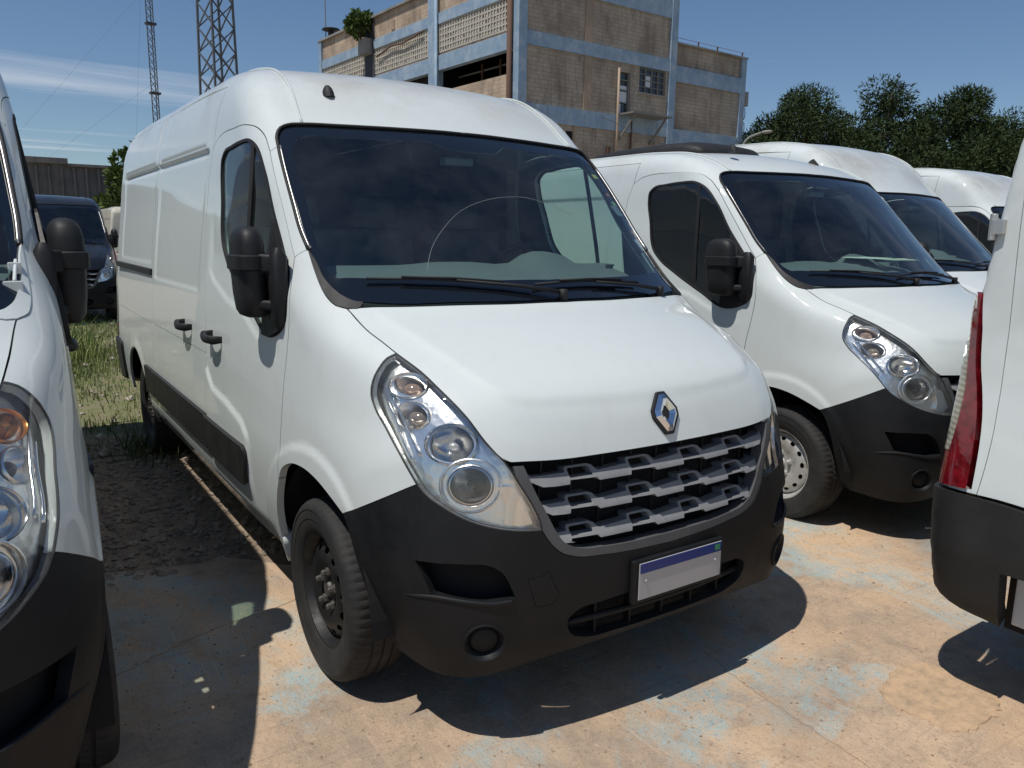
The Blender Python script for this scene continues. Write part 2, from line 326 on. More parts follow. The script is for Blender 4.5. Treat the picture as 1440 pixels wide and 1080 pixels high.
class Body:
    Y0, Z0, H = -1.6, -.4, .02
    def __init__(s, prof, high=True, wz=None):
        s.high = high; poly = catmull(prof, 6)
        ny, nz = int(7.2/s.H), int(3.6/s.H)
        yy, zz = np.meshgrid(s.Y0+np.arange(ny)*s.H, s.Z0+np.arange(nz)*s.H, indexing='ij')
        P = np.stack([yy.ravel(), zz.ravel()], 1); d = segdist(P, poly); d[inpoly(P, poly)] *= -1
        s.grid = d.reshape(ny, nz)
        s.k, s.w, s.t, s.r = table(*KZ), table(*(wz or WZ), hi=3.0), table(*TZ), table(*RZ, hi=3.0)
        # crease on the bonnet, sampled as a signed height map
        gx, gy = np.meshgrid(np.linspace(-1, 1, 201), np.linspace(-.9, .1, 101), indexing='ij'); Q = np.stack([gx.ravel(), gy.ravel()], 1)
        d = segdist(Q, CREASE, False); ins = inpoly(Q, CREASE); d = np.where(ins, -d, d); s.cr = d.reshape(201, 101)
    @staticmethod
    def lut(g, y0, z0, h, y, z):
        u = np.clip((y-y0)/h, 1, g.shape[0]-3.001); v = np.clip((z-z0)/h, 1, g.shape[1]-3.001)
        i = u.astype(int); j = v.astype(int); a = u-i; b = v-j
        def w(t): return (-.5*t+t*t-.5*t**3, 1-2.5*t*t+1.5*t**3, .5*t+2*t*t-1.5*t**3, -.5*t*t+.5*t**3)
        wa, wb = w(a), w(b); r = 0
        for p in range(4):
            q = 0
            for k in range(4): q = q+wb[k]*g[i+p-1, j+k-1]
            r = r+wa[p]*q
        return r
    def F(s, P):
        x = np.abs(P[:, 0]); y = P[:, 1]; z = P[:, 2]
        k = np.interp(z, *s.k); fade = 1-sm(y, 1.2, 3.7)
        yy = y-k*x*x*fade; zz = z+.05*x*x
        a = s.lut(s.grid, s.Y0, s.Z0, s.H, yy, zz)
        a = a+np.maximum(0, np.abs(yy-2.0)-3.5)+np.maximum(0, np.abs(zz-1.4)-1.7)
        # bonnet crease: what lies outside it drops a little
        m = (y < .08) & (z > .9) & (z < 1.6)
        if m.any():
            c = s.lut(s.cr, -1, -.9, .01, np.clip(P[m, 0], -.97, .97), np.clip(y[m], -.87, .07))
            a[m] += (.007*sm(c, -.006, .014)+.009*sm(c, -.004, .07))*(1-sm(y[m], -.15, .05))*sm(z[m], .93, 1.08)
        w = np.interp(z, *s.w)-np.interp(z, *s.t)*np.clip(1.1-y, 0, 3)**2-.012*np.clip((y-3.2)/1.5, 0, 2)**2
        b = x-w
        m = (y > -.75) & (y < 4.6) & (z > .2) & (z < 2.4)
        if m.any(): b[m] += s.side(y[m], z[m])
        r = np.interp(z, *s.r); r = r+(np.interp(z, [.6, 1.5], [.17, .06])-r)*sm(y, 2.2, 3.4)*(1-sm(z, 1.9, 2.3))
        h = np.maximum(1-np.abs(a-b)/r, 0)
        return np.maximum(a, b)+h*h*r*.25
    def side(s, y, z):
        d = np.zeros(len(y))
        def rect(y0, y1, z0, z1, dep, e=.014, rc=.05):
            q = np.maximum(np.abs(y-(y0+y1)/2)-(y1-y0)/2+rc, 0); v = np.maximum(np.abs(z-(z0+z1)/2)-(z1-z0)/2+rc, 0)
            D = np.hypot(q, v)-rc; return dep*(1-sm(D, -e, e))
        if s.high:
            d += rect(1.63, 2.87, 1.365, 2.10, .006, .008, .03); d += rect(3.02, 4.38, 1.46, 2.10, .006, .008, .03)
            d += (.012*sm(z, 2.035, 2.058)*(1-sm(z, 2.066, 2.076))-.004*sm(z, 2.064, 2.076))*sm(y, 1.56, 1.60)*(1-sm(y, 4.38, 4.42))*(1-sm(z, 2.11, 2.30))
            d += .008*np.exp(-((y-2.99)/.018)**2)*sm(z, 2.09, 2.15)
        else:
            d += rect(1.70, 2.85, 1.42, 1.98, .011); d += rect(3.02, 4.38, 1.46, 1.98, .011)
        # door: shoulder falls away under a line that sweeps down to the front; lower bulge with an arched crease
        ln = np.interp(y, [.25, .47, .63, .80, 1.05, 1.32, 1.45], [1.16, 1.19, 1.25, 1.32, 1.358, 1.43, 1.50])
        k = sm(y, .30, .55)*(1-sm(y, 1.36, 1.44))
        d += .0065*k*sm(z, ln-.006, ln+.014)*(1-sm(z, ln+.10, ln+.30))
        cv = np.interp(y, [.66, .71, .79, 1.02, 1.29, 1.40, 1.44], [.74, .803, .853, .893, .915, .985, 1.05])
        d -= .010*sm(y, .68, .72)*(1-sm(y, 1.415, 1.428))*(1-sm(z, cv-.016, cv+.006))*sm(z, .45, .60)
        # wheel-arch flare
        for yc, z0, rr in ((.03, .37, .515), (3.69, .36, .50)):
            D = np.hypot(y-yc, z-z0); d -= .009*(1-sm(D, rr-.008, rr+.014))*sm(z, .35, .6)
        d += .05*(1-sm(z, .30, .47))*sm(y, .42, .55)*(1-sm(y, 3.2, 3.35))          # sill tucks under
        return d
    def grad(s, P):
        e = 1e-3; I = np.eye(3)*e
        g = np.stack([(s.F(P+I[i])-s.F(P-I[i]))/(2*e) for i in range(3)], 1); return g
    def normal(s, P):
        g = s.grad(P); return g/np.linalg.norm(g, axis=1)[:, None]
    def snap(s, P, off=0.):
        P = np.array(P, float)
        for _ in range(6):
            g = s.grad(P); f = s.F(P)+off; P = P-g*(f/np.maximum((g*g).sum(1), 1e-6))[:, None]
        return P
class Plane:
    def __init__(s, d):
        s.d = np.array(d, float)/np.linalg.norm(d); up = np.array((0, 0, 1.)) if abs(s.d[2]) < .95 else np.array((0, 1., 0))
        s.U = np.cross(s.d, up); s.U /= np.linalg.norm(s.U); s.V = np.cross(s.U, s.d)
    def to2(s, P): return np.stack([P@s.U, P@s.V], 1)
    def rays(s, uv, b):
        c = np.array((0, 1.9, 1.2)); return uv[:, :1]*s.U+uv[:, 1:]*s.V+s.d*(c@s.d-3.6), np.repeat(s.d[None], len(uv), 0)
    flip = False
class Cyl:
    def __init__(s, y0, sgn=-1): s.y0 = y0; s.g = sgn
    def to2(s, P): return np.stack([np.arctan2(P[:, 0], s.g*(P[:, 1]-s.y0)), P[:, 2]], 1)
    def rays(s, uv, b):
        n = np.stack([np.sin(uv[:, 0]), s.g*np.cos(uv[:, 0]), 0*uv[:, 0]], 1)
        o = np.stack([0*uv[:, 0], 0*uv[:, 0]+s.y0, uv[:, 1]], 1); return o+n*2.2, -n
def lift(b, ch, uv, off=0.):
    o, d = ch.rays(uv, b); t = np.zeros(len(uv))
    act = np.arange(len(uv))
    for _ in range(46):
        f = b.F(o[act]+d[act]*t[act][:, None])+off; t[act] = np.clip(t[act]+.85*f, 0, 7); act = act[np.abs(f) > 2e-4]
        if not len(act): break
    for _ in range(3):
        P = o+d*t[:, None]; f = b.F(P)+off; g = (b.F(P+d*1e-3)-b.F(P-d*1e-3))/2e-3
        t = t-np.where(np.abs(g) > .08, np.clip(f/np.where(np.abs(g) > .08, g, 1), -.02, .02), 0)
    return o+d*t[:, None]
def offset_poly(p, d):
    """move a closed 2-D polygon inwards by d"""
    a = np.roll(p, 1, 0); c = np.roll(p, -1, 0); e1 = p-a; e2 = c-p
    n1 = np.stack([e1[:, 1], -e1[:, 0]], 1)/(np.linalg.norm(e1, axis=1)[:, None]+1e-9); n2 = np.stack([e2[:, 1], -e2[:, 0]], 1)/(np.linalg.norm(e2, axis=1)[:, None]+1e-9)
    n = n1+n2; n /= np.maximum((n*n).sum(1), .5)[:, None]; n *= 1.0
    area = .5*np.sum(p[:, 0]*c[:, 1]-c[:, 0]*p[:, 1])
    return p-n*d*(1 if area > 0 else -1)
def dedupe(p, eps=1e-4):
    keep = [i for i in range(len(p)) if np.linalg.norm(p[i]-p[i-1]) > eps]; return p[keep]
def triangulate(outer, holes, step, aniso=1.):
    loops = [outer]+list(holes); lo = outer.min(0); hi = outer.max(0); sx, sy = step*aniso, step
    gx = np.arange(lo[0]+sx*.5, hi[0], sx); gy = np.arange(lo[1]+sy*.5, hi[1], sy)
    X, Y = np.meshgrid(gx, gy); X = X+(np.arange(len(gy)) % 2)[:, None]*sx*.5; g = np.stack([X.ravel(), Y.ravel()], 1)
    sc = np.array((1/aniso, 1.)); keep = inpoly(g, outer)
    for h in holes: keep &= ~inpoly(g, h)
    g = g[keep]
    for l in loops:
        if len(g): g = g[segdist(g*sc, l*sc) > step*.5]
    pts = np.concatenate(loops+[g]); E = []; k = 0
    for l in loops: E += [(k+i, k+(i+1) % len(l)) for i in range(len(l))]; k += len(l)
    r = delaunay_2d_cdt([Vector(p) for p in pts*sc], E, [], 0, 1e-7)
    V = np.array([tuple(v) for v in r[0]])/sc; F = np.array([f for f in r[2] if len(f) == 3])
    c = V[F].mean(1); ok = inpoly(c, outer)
    for h in holes: ok &= ~inpoly(c, h)
    F = F[ok]; used = np.unique(F); mp = -np.ones(len(V), int); mp[used] = np.arange(len(used))
    return V[used], mp[F]
def panel(b, ch, outer, holes=(), step=.03, gap=.002, depth=.018, off=0., mat_=None, name='panel', aniso=1., hgap=None, back=False):
    """outer / holes: 3-D loops on the body; cuts that patch out of the body as a sheet with folded-in edges"""
    o2 = dedupe(ch.to2(np.asarray(outer))); h2 = [dedupe(ch.to2(np.asarray(h))) for h in holes]
    if gap: o2 = offset_poly(o2, gap)
    hg = gap if hgap is None else hgap
    if hg: h2 = [offset_poly(h, -hg) for h in h2]
    V2, F = triangulate(o2, h2, step, aniso)
    V = lift(b, ch, V2, off); N = b.normal(V)
    A, B_, C_ = V[F[:, 0]], V[F[:, 1]], V[F[:, 2]]
    fn = np.cross(B_-A, C_-A); bad = (fn*N[F[:, 0]]).sum(1) < 0
    F[bad] = F[bad][:, ::-1]
    V = list(map(tuple, V)); F = [tuple(f) for f in F]
    if depth:
        cnt = {}
        for f in F:
            for i in range(3):
                e = (f[i], f[(i+1) % 3]); cnt[tuple(sorted(e))] = cnt.get(tuple(sorted(e)), 0)+1
        dup = {}; inn = {}
        for f in list(F):
            for i in range(3):
                a, c = f[i], f[(i+1) % 3]
                if cnt[tuple(sorted((a, c)))] == 1:
                    for q in (a, c):
                        if q not in dup:
                            p = np.array(V[q]); n = N[q]; dup[q] = len(V); V.append(tuple(p)); inn[q] = len(V); V.append(tuple(p-n*depth))
                    F.append((c, a, dup[a], dup[c])) if False else None
                    F.append((dup[a], inn[a], inn[c], dup[c]))
    return me_from(name, V, F, mat_)
def mir(P): return np.asarray(P)*np.array((-1, 1, 1.))

# ------------------------------------------------------------------ the van: outlines of its panels (right-hand side, x < 0)
def half(P): return [tuple(p) for p in P]+[(-x, y, z) for x, y, z in reversed(P) if abs(x) > 1e-6]
WS_TOP = [(0, .645, 2.134), (-.331, .664, 2.131), (-.566, .703, 2.126), (-.726, .745, 2.119), (-.785, .757, 2.112), (-.816, .756, 2.10), (-.84, .734, 2.07), (-.853, .681, 2.016)]
WS_SIDE = [(-.853, .681, 2.016), (-.866, .58, 1.911), (-.875, .461, 1.782), (-.881, .362, 1.672), (-.88, .29, 1.606)]
COWL_O = [(-.88, .29, 1.606), (-.885, .205, 1.523), (-.887, .13, 1.462), (-.883, .08, 1.431), (-.872, .037, 1.411), (-.844, -.001, 1.402)]
COWL_I = [(-.868, .245, 1.568), (-.864, .165, 1.50), (-.848, .10, 1.457), (-.83, .055, 1.432), (-.80, .012, 1.418)]
HOOD_R = [(-.844, -.001, 1.402), (-.651, -.081, 1.407), (-.459, -.136, 1.41), (-.248, -.179, 1.411), (0, -.195, 1.411)]
HOOD_G = [(-.844, -.001, 1.402), (-.815, -.195, 1.327), (-.797, -.306, 1.288), (-.768, -.428, 1.241), (-.74, -.563, 1.17), (-.715, -.631, 1.116), (-.667, -.706, 1.02), (-.642, -.725, .989), (-.615, -.738, .975)]
HOOD_L = [(-.615, -.738, .975), (-.457, -.777, .97), (-.279, -.796, .97), (0, -.808, .97)]
HL_OUT = [(-.797, -.306, 1.288), (-.834, -.301, 1.273), (-.864, -.303, 1.243), (-.889, -.300, 1.191), (-.897, -.307, 1.147), (-.897, -.339, 1.105), (-.889, -.412, 1.048), (-.879, -.505, .976), (-.859, -.573, .90)]
HL_BOT = [(-.859, -.573, .90), (-.846, -.60, .873), (-.81, -.65, .838), (-.756, -.704, .802), (-.684, -.747, .776), (-.586, -.78, .757), (-.529, -.79, .752)]
HL_IN = [(-.529, -.79, .752), (-.532, -.787, .774), (-.556, -.778, .834), (-.597, -.758, .908), (-.622, -.74, .958), (-.647, -.722, .996), (-.667, -.706, 1.02), (-.715, -.631, 1.116), (-.74, -.563, 1.17), (-.768, -.428, 1.241), (-.797, -.306, 1.288)]
BUMP_T = [(-.859, -.573, .90), (-.926, -.476, .84), (-.974, -.335, .765), (-.982, -.266, .732)]
ARCH = [(-.982, -.266, .732), (-.988, -.178, .763), (-.995, -.06, .797), (-1.002, .067, .812), (-1.012, .195, .795), (-1.018, .278, .75), (-1.02, .31, .70)]
ARCH_B = [(-1.02, .31, .70), (-1.013, .362, .60), (-.996, .402, .471), (-.99, .405, .42)]
DOOR_F = [(-1.02, .31, .70), (-1.015, .308, .80), (-1.009, .303, .904), (-.992, .287, 1.103), (-.985, .272, 1.202), (-.976, .262, 1.338), (-.945, .298, 1.504), (-.921, .328, 1.575)]
DOOR_A = [(-.921, .328, 1.575), (-.914, .36, 1.605), (-.908, .47, 1.735), (-.899, .575, 1.857), (-.885, .698, 1.998)]
DOOR_T = [(-.885, .698, 1.998), (-.879, .785, 2.072), (-.886, .86, 2.110), (-.902, .95, 2.128), (-.917, 1.105, 2.131), (-.918, 1.34, 2.124), (-.921, 1.42, 2.108), (-.925, 1.49, 2.07)]
B_LINE = [(-.925, 1.49, 2.07), (-.935, 1.535, 1.95), (-.955, 1.545, 1.75), (-.99, 1.50, 1.5), (-1.012, 1.455, 1.25), (-1.025, 1.43, 1.062), (-1.037, 1.432, .72), (-1.005, 1.45, .42)]
B_TOP = [(-.85, 1.455, 2.362), (-.88, 1.465, 2.28), (-.90, 1.475, 2.17), (-.925, 1.49, 2.07)]
SEAM = [(-.728, .747, 2.119), (-.715, .85, 2.205), (-.704, .93, 2.275), (-.694, 1.051, 2.355), (-.688, 1.219, 2.425), (-.692, 1.5, 2.455), (-.70, 2.2, 2.46), (-.70, 3.2, 2.46), (-.70, 4.40, 2.46)]
WIN = [(-.98, 1.195, 1.60), (-.955, 1.27, 1.80), (-.94, 1.315, 1.95), (-.930, 1.313, 2.005), (-.928, 1.27, 2.040), (-.926, 1.15, 2.057), (-.92, 1.0, 2.066), (-.911, .88, 2.062), (-.907, .805, 2.033), (-.912, .673, 1.917), (-.921, .546, 1.752), (-.934, .405, 1.604), (-.944, .315, 1.505), (-.965, .290, 1.40), (-.976, .290, 1.335), (-.995, .40, 1.262), (-.998, .50, 1.252), (-.999, .70, 1.335), (-.998, .961, 1.453), (-.992, 1.111, 1.530)]
GRILLE_B = [(0, -.839, .62), (-.289, -.826, .632), (-.408, -.813, .646), (-.46, -.806, .667), (-.503, -.797, .71), (-.529, -.79, .752)]
def chain(*ls):
    out = []
    for l in ls:
        l = [tuple(p) for p in l]
        out += l if not out else (l[1:] if np.allclose(out[-1], l[0], atol=1e-6) else l)
    return out
def cv(b, pts, step=.03, off=0.): return b.snap(catmull(pts, step), off)
def loop(b, *segs, step=.03):
    """closed loop out of smooth segments that share end points"""
    out = []
    for s_ in segs:
        c = cv(b, s_, step); out.append(c[:-1])
    return np.concatenate(out)
def symloop(b, *segs, step=.03):
    """segments run from the centre line round the right side back to the centre line"""
    h = []
    for s_ in segs: h.append(cv(b, s_, step)[:-1])
    last = b.snap(np.array([segs[-1][-1]])); h = np.concatenate(h+[last])
    m = mir(h)[::-1]; return np.concatenate([h, m[1:-1]])
def frontpt(b, xz):
    xz = np.array(xz, float); o = np.stack([xz[:, 0], np.full(len(xz), -2.), xz[:, 1]], 1); t = np.zeros(len(xz))
    for _ in range(60): t += .8*b.F(o+np.array((0, 1, 0))*t[:, None])
    return o+np.array((0, 1., 0))*t[:, None]
SIDE = Plane((1, 0, 0)); HOODP = Plane((0, .75, -.66)); FENDP = Plane((.85, .45, -.25)); LAMPP = Plane((.6, .75, -.28)); PILP = Plane((.72, .68, -.12))
RAILP = Plane((.75, .22, -.6)); ROOFP = Plane((0, .5, -.87)); FRONTP = Plane((0, 1, 0)); REARP = Plane((0, -1, 0)); CORNP = Plane((.7, -.7, 0)); CYL = Cyl(.3); CYLR = Cyl(3.7, 1)

class Kit:
    def __init__(s): s.items = []
    def add(s, key, name, me, parent=None): s.items.append((key, name, me, parent)); return key
    def both(s, key, name, me, parent=None, pm=None):
        s.add(key+'_r', name, me, parent); s.add(key+'_l', name, mirrored(me), pm if pm is not None else parent)
def frame_at(b, P):
    n = b.normal(np.array([P]))[0]; n = Vector(n); x = Vector((0, 0, 1)).cross(n).normalized(); y = n.cross(x); return Matrix((x, y, n)).transposed().to_4x4()
def xf(me, M):
    me.transform(M); return me

def upper_kit(k, b, high, tall=False):
    """panels that depend on the roof height"""
    rz = 2.378 if high else 2.215
    dz = 0 if high else -.165
    seam = [(x, y, z) for x, y, z in SEAM]
    if not high: seam = [(-.728, .747, 2.119), (-.722, .82, 2.165), (-.712, .95, 2.215), (-.702, 1.15, 2.262), (-.70, 1.5, 2.288), (-.70, 2.2, 2.293), (-.70, 3.2, 2.293), (-.70, 4.40, 2.293)]
    if tall: rz = 2.56; seam = [(-.728, .747, 2.119), (-.715, .83, 2.22), (-.706, .92, 2.32), (-.698, 1.04, 2.43), (-.692, 1.22, 2.55), (-.692, 1.5, 2.63), (-.70, 2.2, 2.66), (-.70, 3.2, 2.665), (-.70, 4.40, 2.66)]
    top = WS_TOP[:4][:-1]+[(-.728, .747, 2.119)]
    rear = [(-.70, 4.40, seam[-1][2]), (0, 4.40, seam[-1][2]+.03)]
    k.add('roof', 'roof', panel(b, ROOFP, symloop(b, top, seam, rear, step=.05), step=.05, gap=.004, mat_=WHITE, name='roof'))
    btop = [(x, y, z) for x, y, z in B_TOP] if high else [(-.868, 1.462, 2.205), (-.895, 1.475, 2.14), (-.925, 1.49, 2.07)]
    if tall: btop = [(-.85, 1.455, 2.545), (-.875, 1.46, 2.44), (-.90, 1.475, 2.25), (-.925, 1.49, 2.07)]
    r0 = btop[0]
    rail = [(-.835, 4.40, rz), (-.84, 3.0, rz), (-.84, 1.8, rz), (r0[0], r0[1], r0[2])] if high else [(-.865, 4.40, rz-.01), (-.868, 3.0, rz-.01), (-.868, 1.8, rz-.01), r0]
    apx = [(-.885, .698, 1.998), (-.868, .69, 2.008), (-.853, .681, 2.016)]
    rs = loop(b, seam, [seam[-1], (-.78, 4.40, rz+.06), rail[0]], rail, btop, DOOR_T[::-1], apx, WS_TOP[3:][::-1][:-1]+[(-.728, .747, 2.119)], step=.03)
    k.both('roofside', 'roof_side', panel(b, RAILP, rs, step=.03, gap=.0045, depth=.03, mat_=WHITE, name='roof_side'))
    # drip moulding that covers the roof seam
    mbd = MB(); sp = cv(b, seam, .05, off=-.004); mbd.tube(sp, .007, 6); k.both('drip', 'roof_seam_strip', mbd.mesh('roof_seam_strip', WHITE, True))
    # cargo side, upper
    yb = 2.93
    f = loop(b, rail[::-1][:1]+[(rail[2][0], 2.2, rail[2][2]), (rail[1][0], yb, rail[1][2])], [(rail[1][0], yb, rail[1][2]), (-.93, yb, 2.0), (-1.0, yb, 1.5), (-1.025, yb, 1.065)],
             [(-1.025, yb, 1.065), (-1.025, 2.2, 1.065), (-1.025, 1.43, 1.062)], [B_LINE[5], B_LINE[4], B_LINE[3], B_LINE[2], B_LINE[1], B_LINE[0]], btop[::-1], step=.03)
    k.both('cargo_f', 'cargo_side_panel', panel(b, SIDE, f, step=.0105, aniso=2.6, gap=.004, depth=.03, mat_=WHITE, name='cargo_side_panel'))
    e = 4.50
    f = loop(b, [(rail[1][0], yb, rail[1][2]), (rail[0][0], 3.8, rail[0][2]), (rail[0][0], 4.40, rail[0][2])], [rail[0], (-.90, 4.44, 2.2 if high else 2.1), (-.97, e, 1.7), (-.985, e, 1.4), (-1.0, e, 1.065)],
             [(-1.0, e, 1.065), (-1.02, 3.6, 1.065), (-1.025, yb, 1.065)], [(-1.025, yb, 1.065), (-1.0, yb, 1.5), (-.93, yb, 2.0), (rail[1][0], yb, rail[1][2])], step=.03)
    k.both('cargo_r', 'rear_side_panel', panel(b, SIDE, f, step=.0115, aniso=2.6, gap=.003, depth=.03, mat_=WHITE, name='rear_side_panel'))
    # rear: header, corner posts, doors
    lin = symloop(b, [(0, .66, 2.14), (-.70, .77, 2.14)], [(-.70, .77, 2.14), (-.70, .93, 2.27), (-.74, 1.2, 2.38)] if b.high else [(-.70, .77, 2.14), (-.71, .95, 2.20), (-.74, 1.2, 2.25)], [(-.74, 1.2, 2.38 if b.high else 2.25), (-.74, 1.62, 2.42 if b.high else 2.28)], [(-.74, 1.62, 2.42 if b.high else 2.28), (0, 1.62, 2.48 if b.high else 2.31)], step=.08)
    k.add('hlin', 'headlining', panel(b, ROOFP, lin, step=.08, gap=0, depth=0, off=.045, mat_=INTERD, name='headlining'))
    zt = 2.48 if tall else (2.30 if high else 2.13)
    hd = symloop(b, [(0, 4.40, seam[-1][2]+.03), (-.70, 4.40, seam[-1][2])], [(-.70, 4.40, seam[-1][2]), (-.78, 4.40, rz+.06), rail[0]], [rail[0], (-.85, 4.55, rz-.03), (-.84, 4.66, zt)], [(-.84, 4.66, zt), (-.4, 4.69, zt), (0, 4.69, zt)], step=.05)
    k.add('header', 'rear_header', panel(b, Plane((0, -.62, -.78)), hd, step=.04, mat_=WHITE, name='rear_header'))
    LI = [(-.850, 4.70, .795), (-.885, 4.70, 1.05), (-.927, 4.69, 1.25), (-.945, 4.68, 1.42), (-.952, 4.68, 1.49)]; LT = [LI[-1], (-.962, 4.67, 1.495), (-.970, 4.66, 1.48)]
    LOa = [(-.970, 4.66, 1.48), (-.976, 4.65, 1.38), (-.982, 4.645, 1.29), (-.995, 4.62, 1.22), (-1.003, 4.60, 1.10), (-1.005, 4.60, .90)]; LOb = [(-1.005, 4.60, .90), (-1.003, 4.60, .80)]; LB = [(-1.003, 4.60, .80), (-.95, 4.69, .79), (-.850, 4.70, .795)]
    lampo = loop(b, LI, LT, LOa, LOb, LB, step=.03)
    post = loop(b, [rail[0], (-.90, 4.44, 2.2 if high else 2.1), (-.97, e, 1.7), (-.985, e, 1.4), (-1.0, e, 1.065), (-1.005, e, .78)], [(-1.005, e, .78), (-.97, 4.66, .78), (-.835, 4.70, .78)], [(-.835, 4.70, .78), (-.86, 4.70, 1.4), (-.86, 4.69, 2.0), (-.84, 4.66, zt)], [(-.84, 4.66, zt), (-.85, 4.55, rz-.03), rail[0]], step=.03)
    k.both('post', 'rear_corner_post', panel(b, CORNP, post, [lampo], step=.035, gap=.002, hgap=.0, mat_=WHITE, name='rear_corner_post'))
    split = [(-.970, 4.66, 1.48), (-.958, 4.67, 1.36), (-.943, 4.68, 1.20), (-.932, 4.69, 1.05), (-.928, 4.69, .915)]; sb = [split[-1], (-.975, 4.67, .908), (-1.005, 4.60, .90)]
    red = loop(b, LI, LT, split, sb, LOb, LB, step=.025); clr = loop(b, split, sb, LOa[::-1], step=.025)
    k.both('tail', 'tail_lamp', panel(b, CORNP, red, step=.03, gap=.001, depth=.05, off=-.006, mat_=REDL, name='tail_lamp'))
    k.add('tailc_r', 'clear_lens', panel(b, CORNP, clr, step=.03, gap=.001, depth=.05, off=-.008, mat_=CLRL, name='clear_lens'), 'tail_r')
    k.add('tailc_l', 'clear_lens', mirrored(k.items[-1][2]), 'tail_l')
    dl = loop(b, [(0, 4.70, zt), (-.4, 4.69, zt), (-.84, 4.66, zt)], [(-.84, 4.66, zt), (-.86, 4.69, 2.0), (-.86, 4.70, 1.4), (-.835, 4.70, .78)], [(-.835, 4.70, .78), (0, 4.72, .78)], [(0, 4.72, .78), (0, 4.72, zt)], step=.05)
    me = panel(b, REARP, dl, step=.06, mat_=WHITE, name='rear_door'); k.both('rdoor', 'rear_door', me)
    for sgn, kk in ((-1, 'rdoor_r'), (1, 'rdoor_l')):
        for i, zz in enumerate((1.02, 1.72)):
            m = MB(); m.box((sgn*(.93 if zz > 1.5 else .86), 4.712, zz), (.04, .03, .05)); m.tube([(sgn*(.952 if zz > 1.5 else .88), 4.712, zz-.045), (sgn*(.952 if zz > 1.5 else .88), 4.712, zz+.045)], .013, 8)
            k.add('hinge%d%s' % (i, kk), 'hinge', bevel(m.mesh('hinge', ALU), .004), kk)
        m = MB(); m.box((sgn*.45, 4.722, 1.19), (.60, .02, .018)); k.add('crease'+kk, 'door_moulding', bevel(m.mesh('door_moulding', WHITE), .006, 2), kk)
    return k

